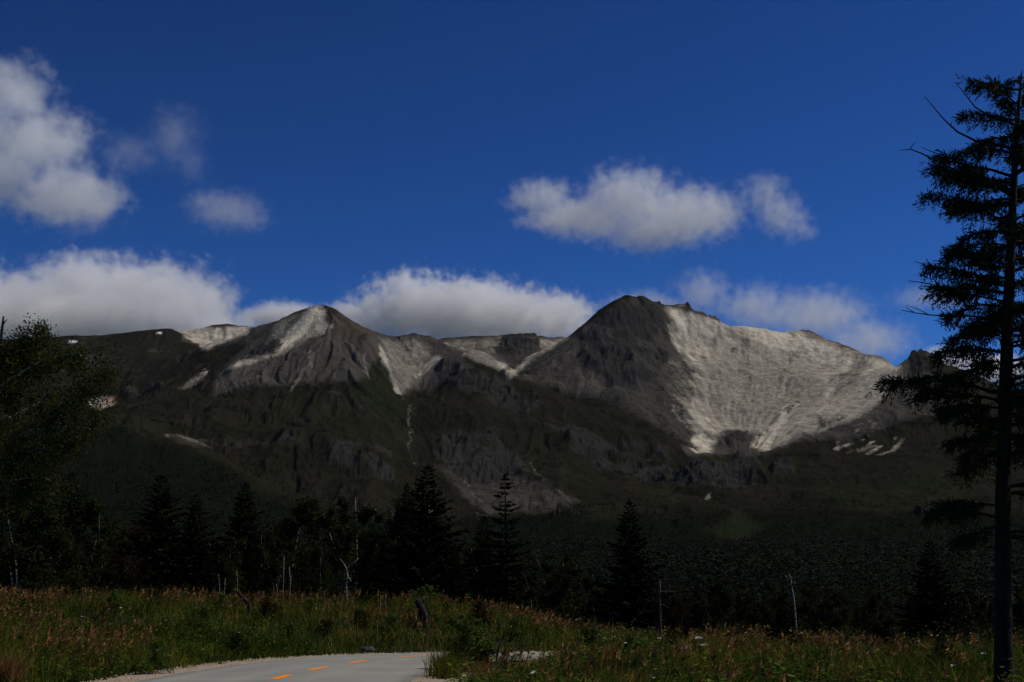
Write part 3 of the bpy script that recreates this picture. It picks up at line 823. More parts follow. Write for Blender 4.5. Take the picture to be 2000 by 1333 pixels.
# scattered small white and yellow blossoms
fb = Bag()
for ri, (reg, n, hs_) in enumerate(REGIONS):
    x, y, d, r = scatter(70, reg, 400 + ri)
    z = ground_z(x, y) + hs_ * r.uniform(0.75, 1.1, len(x))
    for q in range(3):
        a = r.uniform(0, 6.28, len(x)); s_ = r.uniform(0.015, 0.04, len(x)); ox, oy = r.uniform(-.05, .05, len(x)), r.uniform(-.05, .05, len(x))
        V = np.stack([np.stack([x + ox + s_ * np.cos(a + k * 2.09), y + oy + s_ * np.sin(a + k * 2.09), z + 0.6 * s_ * np.sin(a * 3 + k)], -1) for k in range(3)], 1)
        fb.add(V.reshape(-1, 3), None, np.arange(len(x) * 3).reshape(-1, 3), np.repeat((r.random(len(x)) < 0.25) * 1.0, 3))
m_bloom = plant_material('petals', [(0.0, (0.62, 0.62, 0.56)), (0.55, (0.62, 0.62, 0.56)), (0.8, (0.60, 0.42, 0.05))], 0.2)
link('blossoms', fb.mesh('blossoms'), m_bloom, kind='stuff', label='tiny white and yellow blossoms dotted through the meadow')
# ------------------------------------------------------------------ trees: builders
def tz_at(x, y):
    """Height of the mountain sheet at world points."""
    a = np.clip(np.interp(x / y, A_COL, np.arange(len(A_COL))), 0, len(A_COL) - 1.001)
    r = np.clip(np.interp(y, Y_ROW, np.arange(len(Y_ROW))), 0, len(Y_ROW) - 1.001)
    i, j = r.astype(int), a.astype(int); fi, fj = r - i, a - j
    return (TZ2[i, j] * (1 - fi) * (1 - fj) + TZ2[i + 1, j] * fi * (1 - fj) + TZ2[i, j + 1] * (1 - fi) * fj + TZ2[i + 1, j + 1] * fi * fj)

def tube(pts, rad, sides=6):
    """Tapering tube through points (verts, quads, tris)."""
    p = np.array(pts, float); rad = np.asarray(rad, float)
    if rad.ndim == 0: rad = np.full(len(p), float(rad))
    t = np.gradient(p, axis=0); t /= np.linalg.norm(t, axis=1, keepdims=True) + 1e-9
    ref = np.where(np.abs(t[:, 2:3]) > 0.9, np.array([[1.0, 0, 0]]), np.array([[0, 0, 1.0]]))
    u = np.cross(t, ref); u /= np.linalg.norm(u, axis=1, keepdims=True) + 1e-9
    v = np.cross(t, u)
    an = np.arange(sides) * 2 * np.pi / sides
    V = p[:, None] + rad[:, None, None] * (u[:, None] * np.cos(an)[None, :, None] + v[:, None] * np.sin(an)[None, :, None])
    n = len(p); i = np.arange(n * sides).reshape(n, sides); nx = np.roll(i, -1, 1)
    Q = np.stack([i[:-1], nx[:-1], nx[1:], i[1:]], -1).reshape(-1, 4)
    V = V.reshape(-1, 3)
    cap = [(i[-1, 0], i[-1, k], i[-1, k + 1]) for k in range(1, sides - 1)]
    return V, Q, np.array(cap)

def wobble(a, b, n, amp, r, sag=0.0):
    t = np.linspace(0, 1, n)[:, None]
    p = np.array(a)[None] * (1 - t) + np.array(b)[None] * t
    ph = r.uniform(0, 6.28, 6)
    off = np.stack([np.sin(t[:, 0] * 5 + ph[0]) + .5 * np.sin(t[:, 0] * 11 + ph[1]), np.sin(t[:, 0] * 5 + ph[2]) + .5 * np.sin(t[:, 0] * 12 + ph[3]), np.sin(t[:, 0] * 4 + ph[4]) + .5 * np.sin(t[:, 0] * 10 + ph[5])], -1)
    off *= (np.sin(np.pi * t) ** 0.7)
    p = p + amp * off
    p[:, 2] += sag * (t[:, 0] * (1 - t[:, 0]) * 4)
    return p

def rand_dirs(r, n):
    v = r.standard_normal((n, 3)); return v / np.linalg.norm(v, axis=1, keepdims=True)

def leaf_cards(pos, size, r, flat=0.0, aspect=0.62):
    """Diamond leaves with random facing."""
    n = len(pos)
    a = rand_dirs(r, n); a[:, 2] *= 1 - flat; a /= np.linalg.norm(a, axis=1, keepdims=True)
    b = np.cross(a, rand_dirs(r, n)); b /= np.linalg.norm(b, axis=1, keepdims=True) + 1e-9
    s = (size * r.uniform(0.6, 1.3, n))[:, None] * 0.5
    c = np.cross(a, b)
    V = np.stack([pos - a * s, pos + b * s * aspect + c * s * 0.15, pos + a * s, pos - b * s * aspect + c * s * 0.15], 1)
    return V.reshape(-1, 3), np.arange(n * 4).reshape(-1, 4)

def sprays(base, dirn, length, width, r):
    """Flat needle sprays: a narrow blade with a ragged notched tip (2 tris)."""
    n = len(base)
    d = dirn / (np.linalg.norm(dirn, axis=1, keepdims=True) + 1e-9)
    s = np.cross(d, rand_dirs(r, n)); s /= np.linalg.norm(s, axis=1, keepdims=True) + 1e-9
    L = length[:, None]; Wd = width[:, None]
    V = np.stack([base, base + d * L * 0.55 + s * Wd, base + d * L, base + d * L * 0.5 - s * Wd], 1)
    return V.reshape(-1, 3), np.arange(n * 4).reshape(-1, 4)

def bark_material(name, dark, light, scale=9.0, lens=False):
    m, nt, out = material(name)
    tc = nt.n('ShaderNodeTexCoord').outputs['Object']
    mp = nt.n('ShaderNodeMapping', ins={'Vector': tc, 'Scale': (1.0, 1.0, 0.25 if not lens else 3.0)}).outputs[0]
    f = nt.noise(mp, scale, 5, 0.65)
    c = nt.ramp(f, [(0.40, dark), (0.58, light)] if not lens else [(0.44, dark), (0.54, light)])
    finish(nt, out, c, 0.9, bump(nt, f, 0.6, 0.03), spec=0.1)
    return m
m_bark = bark_material('spruce_bark', (0.008, 0.006, 0.004), (0.028, 0.021, 0.014))
m_birch = bark_material('birch_bark', (0.035, 0.03, 0.025), (0.36, 0.31, 0.24), 7.0, True)
m_dead = bark_material('weathered_deadwood', (0.05, 0.044, 0.038), (0.22, 0.19, 0.155), 14.0)
m_dim = bark_material('dim_deadwood', (0.03, 0.026, 0.022), (0.11, 0.094, 0.078), 12.0)
m_darkwood = bark_material('charred_deadwood', (0.010, 0.008, 0.007), (0.040, 0.033, 0.028), 10.0)
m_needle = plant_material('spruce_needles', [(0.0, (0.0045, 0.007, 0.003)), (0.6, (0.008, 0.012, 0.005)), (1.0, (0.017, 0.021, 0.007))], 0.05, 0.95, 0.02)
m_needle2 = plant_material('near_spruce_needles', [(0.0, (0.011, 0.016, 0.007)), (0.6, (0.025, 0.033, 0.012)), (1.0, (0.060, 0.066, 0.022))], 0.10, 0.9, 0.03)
m_leaf = plant_material('birch_leaves', [(0.0, (0.008, 0.012, 0.004)), (0.5, (0.018, 0.024, 0.006)), (0.85, (0.042, 0.042, 0.009)), (1.0, (0.10, 0.060, 0.010))], 0.25, 0.9, 0.04)
m_leafbrown = plant_material('autumn_leaves', [(0.0, (0.012, 0.009, 0.004)), (0.6, (0.028, 0.020, 0.008)), (1.0, (0.065, 0.035, 0.012))], 0.25, 0.9, 0.04)
m_leafgreen = plant_material('shrub_leaves', [(0.0, (0.026, 0.046, 0.010)), (0.5, (0.072, 0.108, 0.020)), (1.0, (0.18, 0.205, 0.036))], 0.3, 0.9, 0.02)
m_leafnear = plant_material('near_birch_leaves', [(0.0, (0.010, 0.016, 0.004)), (0.45, (0.030, 0.038, 0.008)), (0.8, (0.078, 0.074, 0.014)), (1.0, (0.17, 0.095, 0.016))], 0.3, 0.9, 0.03)

def spruce_meshes(seed, H, R, lean=0.02, gaps=0.12, whorls=None, droop=0.25, spread=1.0):
    """Trunk and crown of a mid-distance spruce."""
    r = np.random.default_rng(seed)
    tp = wobble((0, 0, -0.3), (H * lean, 0, H), 8, 0.02 * H * lean, r)
    V, Q, T = tube(tp, np.linspace(0.028 * H * 0.62, 0.01, 8), 6)
    trunk = mesh_np('trunk', V, Q, T, True)
    bag = Bag(); bb = Bag()
    whorls = whorls or int(H * 5.6)
    for k in range(whorls):
        f = (k + r.uniform(-.3, .3)) / whorls
        f = min(max(f, 0.02), 0.995)
        z = H * (0.05 + 0.95 * f)
        Lm = R * (1 - f) ** 0.82 * (0.75 + 0.25 * math.sin(k * 2.4 + seed)) + 0.10
        if f < 0.12: Lm *= 0.6 + 3.0 * f
        nb = max(5, int(7 + 4 * (1 - f)))
        for b in range(nb):
            if r.random() < gaps: continue
            an = 6.283 * (b + r.uniform(-.35, .35)) / nb + k * 1.1
            L = Lm * r.uniform(0.6, 1.22)
            ux, uy = math.cos(an), math.sin(an)
            n = max(8, int(L * 30))
            t = np.sort(r.uniform(0.12, 1.0, n))
            up = 0.40 * f - droop * (1 - f)
            cz = z + L * (up * t + 0.22 * t ** 2 * (1 - f * 0.6))
            cx, cy = H * lean * f + ux * L * t, uy * L * t
            side = r.choice([-1.0, 1.0], n) * r.uniform(0.15, 1.0, n)
            dv = np.stack([ux * 0.8 - uy * side, uy * 0.8 + ux * side, r.uniform(-0.55, 0.15, n)], -1)
            ln = (0.16 + 0.30 * L * (1 - 0.65 * t)) * r.uniform(0.6, 1.2, n) * 0.8
            V, Q = sprays(np.stack([cx, cy, cz], -1), dv, ln, ln * r.uniform(0.18, 0.30, n), r)
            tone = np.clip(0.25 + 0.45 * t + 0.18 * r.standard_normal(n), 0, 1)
            bag.add(V, Q, None, np.repeat(tone, 4))
    n = 10
    V, Q = sprays(np.tile([[H * lean, 0, H * 0.97]], (n, 1)) + r.standard_normal((n, 3)) * 0.04, np.stack([r.standard_normal(n) * .3, r.standard_normal(n) * .3, np.ones(n)], -1), r.uniform(0.2, 0.42, n), r.uniform(0.03, 0.05, n), r)
    bag.add(V, Q, None, np.full(n * 4, 0.6))
    return trunk, bag.mesh('crown')

def grow(r, p, d, L, rad, depth, out, tips, spread=0.6, upw=0.15, kids=(2, 4)):
    """Recursive broadleaf limbs: appends (points, radii, level) and leaf tips."""
    n = 6
    pts = [p]
    dd = d / np.linalg.norm(d)
    for k in range(n - 1):
        dd = dd + 0.16 * r.standard_normal(3) + np.array([0, 0, upw * 0.3]); dd /= np.linalg.norm(dd)
        pts.append(pts[-1] + dd * L / (n - 1))
    pts = np.array(pts)
    out.append((pts, np.linspace(rad, rad * 0.5, n), depth))
    if depth == 0:
        tips.append((pts, L)); return
    for c in range(r.integers(*kids)):
        k = r.integers(2, n)
        side = np.cross(dd, rand_dirs(r, 1)[0]); side /= np.linalg.norm(side) + 1e-9
        nd = dd * (1 - spread * 0.5) + side * spread * r.uniform(0.6, 1.3) + np.array([0, 0, upw])
        grow(r, pts[k], nd, L * r.uniform(0.5, 0.78), rad * 0.55, depth - 1, out, tips, spread, upw, kids)
    grow(r, pts[-1], dd, L * 0.72, rad * 0.5, depth - 1, out, tips, spread, upw, kids)

def broadleaf_meshes(seed, H, stems=1, leaves=3200, leaf=0.11, spread=0.7, base_bare=0.35, wide=0.5, hang=0.15, trunk_r=0.014, depth=2, bare=0.0):
    r = np.random.default_rng(seed)
    limbs, tips = [], []
    for s in range(stems):
        d = np.array([r.uniform(-.22, .22) * (stems > 1) + r.uniform(-.06, .06), r.uniform(-.2, .2) * (stems > 1), 1.0])
        b = np.array([r.uniform(-.25, .25), r.uniform(-.25, .25), -0.2]) * (stems > 1) + np.array([0, 0, -0.2 * (stems == 1)])
        n = 9; pts = [b]; dd = d / np.linalg.norm(d)
        for k in range(n - 1):
            dd = dd + 0.07 * r.standard_normal(3) + np.array([0, 0, 0.06]); dd /= np.linalg.norm(dd)
            pts.append(pts[-1] + dd * H * 0.92 / (n - 1))
        pts = np.array(pts)
        limbs.append((pts, np.linspace(trunk_r * H, trunk_r * H * 0.22, n), 9))
        for k in range(1, n):
            f = k / (n - 1)
            if f < base_bare: continue
            for q in range(r.integers(2, 4)):
                a = r.uniform(0, 6.28)
                nd = np.array([math.cos(a), math.sin(a), r.uniform(0.25, 0.9)])
                grow(r, pts[k] - (pts[k] - pts[k - 1]) * r.random(), nd, H * wide * 0.42 * (1.15 - 0.75 * f) * r.uniform(0.7, 1.2), trunk_r * H * 0.30 * (1.2 - f), depth - 1, limbs, tips, spread)
    trunk, limbV = [], Bag()
    for pts, rad, lv in limbs:
        V, Q, T = tube(pts, rad, 6 if lv == 9 else 3)
        if lv == 9:
            trunk.append(mesh_np('trunk', V, Q, T, True))
        else:
            limbV.add(V, Q, T, np.zeros(len(V)))
    lm = limbV.mesh('twigs', True) if limbV.V else None
    bag = Bag()
    if leaves and tips:
        ti = r.integers(0, len(tips), leaves)
        tt = r.uniform(0.1, 1.05, leaves)
        P = np.array([tips[i][0][min(int(t * 5), 5)] for i, t in zip(ti, tt)])
        Ls = np.array([tips[i][1] for i in ti])
        P = P + r.standard_normal((leaves, 3)) * (Ls * 0.26)[:, None] - np.array([0, 0, 1.0]) * (np.abs(r.standard_normal(leaves)) * hang * Ls)[:, None]
        V, Q = leaf_cards(P, leaf, r)
        cl = np.array([((i * 0.6180339) % 1.0) for i in ti])
        tone = np.clip(0.18 + 0.5 * cl + 0.16 * r.standard_normal(leaves), 0, 1)
        bag.add(V, Q, None, np.repeat(tone, 4))
        return trunk, lm, bag.mesh('crown')
    return trunk, lm, None

def place(name, parts, loc, rz=0.0, s=1.0, **props):
    """An Empty at the foot of the plant that parents its parts: [(part name, mesh, material)]."""
    e = bpy.data.objects.new(name, None)
    e.empty_display_size = 0.2
    COL.objects.link(e)
    e.location = loc; e.rotation_euler = (0, 0, rz); e.scale = (s, s, s) if np.ndim(s) == 0 else s
    for k, v in props.items():
        e[k] = v
    for nm, me, mt in parts:
        if me is None: continue
        o = link(nm, me, mt, e)
        if nm in ('crown', 'twigs', 'foliage'):
            o['kind'] = 'stuff'
    return e

def foot(px, D):
    x, y = float(at(px, 1190, D)[0]), D
    if y < 118:
        return x, y, float(ground_z(np.array([x]), np.array([y]))[0])
    return x, y, float(tz_at(np.array([x]), np.array([y]))[0])
def top_height(px, py, D):
    x, y, z = foot(px, D)
    return float(at(px, py, D)[2]) - z

# ------------------------------------------------------------------ far forest (one mass)
def forest(n, seed, y0, y1):
    r = np.random.default_rng(seed)
    y = np.sqrt(r.uniform(y0 ** 2, y1 ** 2, n * 3)); x = r.uniform(-0.45, 0.45, n * 3) * y
    z = tz_at(x, y)
    qx, qy = project(np.stack([x, y, z], -1))
    dens = np.zeros(len(x))
    qy = qy + 25 * fbm(x / 60, y / 60, 3, 7)
    def inside(poly):
        p = np.array(poly, float); ins = np.zeros(len(qx), bool)
        for i in range(len(p)):
            a, b = p[i], p[(i + 1) % len(p)]
            ins ^= ((a[1] > qy) != (b[1] > qy)) & (qx < (b[0] - a[0]) * (qy - a[1]) / (b[1] - a[1] + 1e-9) + a[0])
        return ins
    dens[inside([(-300, 822), (180, 830), (330, 866), (420, 900), (520, 970), (640, 1000), (900, 1035), (900, 1300), (-300, 1300)])] = 1.0
    dens[inside([(900, 1012), (1130, 1000), (1200, 985), (1300, 1008), (1400, 995), (2300, 1005), (2300, 1300), (900, 1300)])] = 0.95
    mid = inside([(1130, 985), (1700, 960), (2200, 980), (2200, 1020), (1130, 1030)])
    dens[mid] = np.maximum(0.28, dens[mid] * 0.5)
    dens[inside([(420, 880), (860, 900), (880, 1040), (500, 1000)])] += 0.14
    for cl in ([(1140, 985), (1260, 985), (1230, 1015), (1140, 1015)], [(1360, 1040), (1440, 998), (1500, 1032), (1430, 1066), (1370, 1060)], [(1630, 980), (1690, 985), (1700, 1045), (1660, 1040)], [(1560, 960), (1900, 930), (1900, 985), (1650, 1000)]):
        dens[inside(cl)] *= 0.12
    dens *= 0.45 + 0.8 * sstep(-0.35, 0.25, fbm(x / 90, y / 90, 4, 15))
    keep = r.random(len(x)) < dens
    return x[keep][:n], y[keep][:n], z[keep][:n], r
bag = Bag()
for n_, y0_, y1_, K, sd_, sz_ in ((1500, 106, 330, 120, 5, 0.28), (4200, 330, 800, 44, 6, 0.46), (14000, 800, 2150, 12, 8, 0.95)):
    fx_, fy_, fz_, r = forest(n_, sd_, y0_, y1_)
    nT = len(fx_)
    con = r.random(nT) < 0.45 + 0.3 * vnoise(fx_ / 120, fy_ / 120, 4)
    h = np.where(con, r.uniform(4.5, 12.5, nT), r.uniform(3, 8.5, nT)) * (1 - 0.35 * sstep(900, 1900, fy_)) * (0.50 + 0.50 * sstep(110, 300, fy_))
    wd = np.where(con, 0.17, 0.36) * h * r.uniform(0.8, 1.25, nT)
    tn = np.clip(np.where(con, 0.25, 0.45) + 0.13 * r.standard_normal(nT), 0, 1)
    for q in range(K):
        f = (q + r.random(nT)) / K
        a = r.uniform(0, 6.28, nT)
        prof = np.where(con, (1 - f) * (0.8 + 0.35 * np.sin(f * 40 + tn * 50)) + 0.04, np.sqrt(np.clip(1 - (2 * np.clip(f, 0.1, 1) - 1.1) ** 2, 0.02, 1)))
        rr = wd * prof * np.sqrt(r.random(nT))
        c = np.stack([fx_ + rr * np.cos(a), fy_ + rr * np.sin(a), fz_ + h * (0.06 + 0.94 * f)], -1)
        s = sz_ * (wd * np.where(con, 0.75 * (1.1 - f), 0.6) * r.uniform(0.6, 1.2, nT) + 0.12)
        o1 = np.stack([np.cos(a) * s, np.sin(a) * s, np.where(con, -0.45, r.uniform(-.5, .5, nT)) * s], -1)
        o2 = np.stack([-np.sin(a) * s * 0.7, np.cos(a) * s * 0.7, r.uniform(-.3, .4, nT) * s], -1)
        V = np.stack([c + o1 * 0.9, c - o1 * 0.5 + o2, c - o1 * 0.5 - o2 + np.array([0, 0, 0.25]) * s[:, None]], 1)
        bag.add(V.reshape(-1, 3), None, np.arange(nT * 3).reshape(-1, 3), np.repeat(np.clip(tn + 0.12 * (f - 0.5), 0, 1), 3))
m_far = plant_material('far_forest_foliage', [(0.0, (0.006, 0.009, 0.005)), (0.5, (0.010, 0.0135, 0.0065)), (1.0, (0.022, 0.023, 0.009))], 0.1, 0.8, 0.05)
link('far_forest', bag.mesh('far_forest'), m_far, kind='stuff', label='dark mixed forest covering the lower slopes behind the near trees')

# ------------------------------------------------------------------ spruces behind the meadow
SPR = [spruce_meshes(11, 8.0, 1.75), spruce_meshes(12, 8.0, 2.2, gaps=0.1), spruce_meshes(13, 8.0, 1.35, gaps=0.2, droop=0.15), spruce_meshes(14, 8.0, 2.6, gaps=0.06, lean=0.0), spruce_meshes(15, 8.0, 1.4, gaps=0.32, whorls=31, droop=0.12)]
GS = 'dark spruces standing behind the meadow'
SPRUCES = [  # px, top py, distance, kind, width factor, label
    (305, 928, 78, 3, 1.1, 'tall broad spruce left of the thin birches, its top against the wooded hill'),
    (376, 966, 74, 1, 1.2, 'spruce just right of the tallest left spruce'),
    (475, 944, 86, 1, 1.25, 'dark spruce with a blunt top above the thin white birch stems'),
    (607, 975, 92, 2, 1.0, 'slim spruce top between the birch thickets left of centre'),
    (793, 944, 76, 2, 0.9, 'slim spruce leaning on the tallest central spruce, on its left'),
    (832, 910, 74, 3, 1.12, 'tallest dark spruce left of centre, behind the leaning stump'),
    (940, 1008, 80, 0, 1.4, 'shorter dark spruce close left of the open-branched spruce'),
    (990, 928, 78, 4, 1.25, 'open-branched spruce with gaps between its tiers, in the centre'),
    (1232, 980, 76, 3, 0.95, 'big symmetrical spruce right of centre beside the broken pole'),
    (1125, 1098, 86, 2, 1.0, 'small slim spruce left of the big symmetrical spruce'),
    (1470, 1142, 84, 0, 1.2, 'low dark spruce left of the dead white birch'),
    (1822, 1058, 58, 3, 1.2, 'broad full spruce standing left of the big right-hand trunk'),
    (60, 945, 66, 3, 1.15, 'black spruce under the birch at the left edge'),
    (128, 925, 72, 1, 1.05, 'spruce right of the black one at the left edge'),
    (700, 1052, 82, 1, 0.95, 'spruce half hidden behind the white-limbed birch'),
    (885, 1062, 72, 1, 1.1, 'low wide spruce at the right foot of the tallest central spruce'),
    (748, 1040, 78, 0, 1.1, 'spruce in the dark clump left of the tallest central spruce'),
    (1895, 1120, 70, 0, 1.0, 'spruce showing between the broad full spruce and the big trunk'),
    (1360, 1128, 96, 2, 1.0, 'narrow far spruce right of the broken pole'),
]
for i, (px, py, D, kd, wf, lb) in enumerate(SPRUCES):
    x, y, z = foot(px, D)
    hgt = top_height(px, py, D)
    tr, cr = SPR[kd]
    s = hgt / 8.0
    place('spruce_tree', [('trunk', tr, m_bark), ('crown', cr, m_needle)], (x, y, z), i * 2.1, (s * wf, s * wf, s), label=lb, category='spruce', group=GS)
rr_ = random.Random(4)
ANCHORS = [(20, 'the black spruce at the left edge'), (95, 'the gap between the two left-edge spruces'), (180, 'the dull brown tree on the left'), (262, 'the brownish round tree on the left'), (340, 'the tallest left spruce'), (415, 'the two-stemmed young birch'), (520, 'the brownish white-stemmed clump'), (590, 'the round green birch'), (645, 'the forked white birch'), (730, 'the clump left of the tallest central spruce'), (860, 'the bare forked white stem'), (915, 'the low wide central spruce'),
           (1030, 'the open-branched spruce'), (1100, 'the rounded green birch'), (1180, 'the low tree touching the symmetrical spruce'), (1270, 'the broken pole'), (1345, 'the brown twiggy tree'), (1430, 'the pale-stemmed birch'), (1500, 'the low dark spruce on the right'), (1590, 'the dead white birch'), (1670, 'the leaning dead limb'), (1745, 'the thin upright stick'), (1870, 'the broad full spruce'), (1935, 'the whitish bare shrub')]
for i, (px, who) in enumerate(ANCHORS):                    # smaller trees deeper in the wood edge
    px += rr_.uniform(-14, 14); D = rr_.uniform(84, 104)
    x, y, z = foot(px, D)
    hgt = rr_.uniform(3.4, 6.0) * (1.0 if px < 1000 else 0.62)
    tr, cr = SPR[rr_.choice([0, 1, 2, 3])]
    s = hgt / 8.0
    place('spruce_tree', [('trunk', tr, m_bark), ('crown', cr, m_needle)], (x, y, z), rr_.uniform(0, 6), (s, s, s), label='small shadowy spruce deeper in the wood behind ' + who, category='spruce', group='spruces deep in the wood edge')

# ------------------------------------------------------------------ birches and other broadleaf trees
BIR = [broadleaf_meshes(21, 6.0, 3, 8500, 0.15, trunk_r=0.008, base_bare=0.22), broadleaf_meshes(22, 6.0, 2, 8000, 0.15, trunk_r=0.008, base_bare=0.22), broadleaf_meshes(23, 6.0, 1, 8000, 0.15, wide=0.7, trunk_r=0.009, base_bare=0.2), broadleaf_meshes(24, 6.0, 4, 7500, 0.15, base_bare=0.3, trunk_r=0.006)]
GB = 'broadleaf trees behind the meadow'
TREES = [  # px, top py, D, kind, width, leaf material, label
    (700, 985, 74, 0, 1.0, m_leaf, 'birch with bare white upper stem left of the central spruces'),
    (655, 1035, 70, 1, 1.0, m_leaf, 'birch with forked bright white limbs low down, left of centre'),
    (560, 985, 88, 2, 1.0, m_leaf, 'round green birch behind the thin white stems'),
    (500, 1040, 71, 3, 0.9, m_leafbrown, 'clump of thin white-stemmed birches with brownish leaves'),
    (545, 1055, 69, 3, 0.9, m_leaf, 'thin white-stemmed birches right of the brownish clump'),
    (435, 1075, 70, 1, 0.8, m_leaf, 'two-stemmed young birch above the bright green shrub'),
    (235, 1035, 74, 2, 1.1, m_leafbrown, 'brownish round tree between left spruces and the meadow'),
    (165, 1050, 68, 0, 1.1, m_leafbrown, 'dull brown broadleaf tree at the left wood edge'),
    (205, 985, 90, 2, 1.0, m_leaf, 'green broadleaf crown in front of the wooded hill, far left'),
    (1075, 1092, 78, 0, 1.15, m_leaf, 'rounded green birch right of the open-branched spruce'),
    (1040, 1120, 76, 1, 1.0, m_leaf, 'low birch at the foot of the open-branched spruce'),
    (1165, 1130, 82, 2, 1.0, m_leaf, 'low green tree touching the big symmetrical spruce'),
    (1320, 1150, 72, 3, 1.0, m_leafbrown, 'brown twiggy tree right of the broken pole'),
    (1405, 1135, 86, 1, 1.0, m_leaf, 'pale-stemmed birch right of the broken pole'),
    (1575, 1150, 82, 2, 1.1, m_leafbrown, 'brownish tree behind the dead white birch'),
    (1640, 1165, 76, 0, 1.1, m_leaf, 'green birch behind the grey fallen limb'),
    (1710, 1160, 74, 2, 1.0, m_leaf, 'green tree left of the broad full spruce'),
    (1530, 1160, 88, 1, 1.0, m_leaf, 'dim birch left of the dead white birch'),
    (1915, 1170, 62, 0, 1.0, m_leaf, 'green birch thicket left of the big right-hand trunk'),
    (1990, 1160, 60, 1, 1.0, m_leaf, 'birch at the right edge behind the big trunk'),
    (780, 985, 84, 2, 0.9, m_leaf, 'green birch crown left of the slim leaning spruce'),
    (22, 975, 60, 0, 1.2, m_leaf, 'dark broadleaf tree under the large birch at the left edge'),
    (98, 1005, 62, 2, 1.1, m_leaf, 'second dark broadleaf tree under the large birch, farther right'),
    (630, 1075, 68, 2, 0.8, m_leaf, 'small birch in front of the forked white one, on its left'),
]
for i, (px, py, D, kd, wf, lm_, lb) in enumerate(TREES):
    x, y, z = foot(px, D)
    hgt = top_height(px, py, D) * 1.1
    tr, li, cr = BIR[kd]
    if lm_ is not m_leaf:
        cr = cr.copy(); cr.materials.clear()
    s = hgt / 6.0
    place('birch_tree', [('trunk', t_, m_birch) for t_ in tr] + [('twigs', li, m_darkwood), ('crown', cr, lm_)], (x, y, z), i * 1.7, (s * wf, s * wf, s), label=lb, category='birch', group=GB)
for i, (px, who) in enumerate(ANCHORS):
    px += rr_.uniform(20, 40); D = rr_.uniform(79, 98)
    x, y, z = foot(px, D)
    hgt = rr_.uniform(2.8, 4.6) * (1.0 if px < 1000 else 0.72)
    tr, li, cr = BIR[rr_.randrange(4)]
    s = hgt / 6.0
    place('birch_tree', [('trunk', t_, m_birch) for t_ in tr] + [('twigs', li, m_darkwood), ('crown', cr, m_leaf)], (x, y, z), rr_.uniform(0, 6), (s * 1.2, s * 1.2, s), label='low dim birch right behind ' + who, category='birch', group='birches deep in the wood edge')

# the large birch hanging in from the left edge
D0 = 46.0
x, y, z = foot(-55, D0)
r = np.random.default_rng(77)
root = np.array([x, y, z])
limbs, tips = [], []
def px3(px, py, dd=0.0):
    p = at(px, py, D0 + dd); return p - root
trunk_pts = np.array([(0, 0, -0.3), (0.15, 0, 2.0), px3(-60, 950), px3(-45, 830), px3(-42, 760), px3(-34, 700)])
main = [  # limbs as the photograph shows them: start, mid, end
    [px3(-50, 905, 0), px3(10, 878, -0.4), px3(70, 835, -.8), px3(120, 800, -1), px3(160, 765, -1), px3(190, 735, -1)],
    [px3(-50, 900, 0), px3(20, 895, -.6), px3(65, 880, -1.0), px3(110, 870, -1.2), px3(160, 850, -1.2)],
    [px3(-45, 820, 0), px3(10, 770, .4), px3(30, 740, .5), px3(70, 715, .6), px3(110, 690, .6)],
    [px3(-40, 740, 0), px3(0, 705, .2), px3(35, 685, .2), px3(65, 668, .3), px3(85, 655, .3)],
    [px3(-55, 975, 0), px3(0, 972, -.5), px3(25, 968, -.9), px3(55, 950, -1.2), px3(85, 930, -1.3)],
    [px3(-40, 780, 0), px3(20, 740, -.8), px3(90, 700, -1.2), px3(150, 690, -1.6), px3(200, 720, -1.8)],
    [px3(-40, 780, 0), px3(-60, 740, 1), px3(-120, 710, 1.5), px3(-160, 690, 2)],
    [px3(-45, 830, 0), px3(-100, 790, .5), px3(-180, 760, .8), px3(-240, 730, 1)],
    [px3(-30, 700, 0), px3(0, 690, 0.2), px3(15, 690, .3), px3(30, 690, .5)],
    [px3(-45, 850, 0), px3(30, 810, 1.2), px3(90, 780, 1.8), px3(150, 790, 2.2), px3(190, 800, 2.2)],
    [px3(-50, 930, 0), px3(20, 940, 1.2), px3(80, 930, 1.8), px3(120, 950, 2.0)],
]
for k, pts in enumerate(main):
    pts = np.array(pts)
    n = len(pts)
    limbs.append((smooth3 if False else pts, np.linspace(0.04, 0.010, n), 5))
    for j in range(1, n):
        for q in range(9):
            t = r.random()
            p0 = pts[j - 1] * (1 - t) + pts[j] * t
            nd = rand_dirs(r, 1)[0] * 0.9 + (pts[j] - pts[j - 1]) * 0.5
            grow(r, p0, nd, r.uniform(0.3, 0.75), 0.010, 1, limbs, tips, 0.8, 0.05, (1, 3))
V, Q, T = tube(trunk_pts, np.array([0.16, 0.14, 0.12, 0.10, 0.07, 0.03]), 9)
e = place('birch_tree', [('trunk', mesh_np('trunk', V, Q, T, True), m_birch)], tuple(root), label='large leafy birch hanging into the picture from the left edge', category='birch', group=GB)
lb_ = Bag()
for pts, rad, lv in limbs:
    V, Q, T = tube(pts, rad, 7 if lv == 5 else 3)
    if lv == 5:
        link('limb', mesh_np('limb', V, Q, T, True), m_birch, e)
    else:
        lb_.add(V, Q, T, np.zeros(len(V)))
link('twigs', lb_.mesh('twigs', True), m_darkwood, e, kind='stuff')
nL = 31000
ti = r.integers(0, len(tips), nL); tt = r.uniform(0, 1.05, nL)
P = np.array([tips[i][0][min(int(t * 5), 5)] for i, t in zip(ti, tt)]) + r.standard_normal((nL, 3)) * 0.17 - np.array([0, 0, 0.12]) * np.abs(r.standard_normal((nL, 1)))
V, Q = leaf_cards(P, 0.095, r)
bag = Bag(); bag.add(V, Q, None, np.repeat(np.clip(0.15 + 0.5 * ((ti * 0.618) % 1.0) + 0.15 * r.standard_normal(nL), 0, 1), 4))
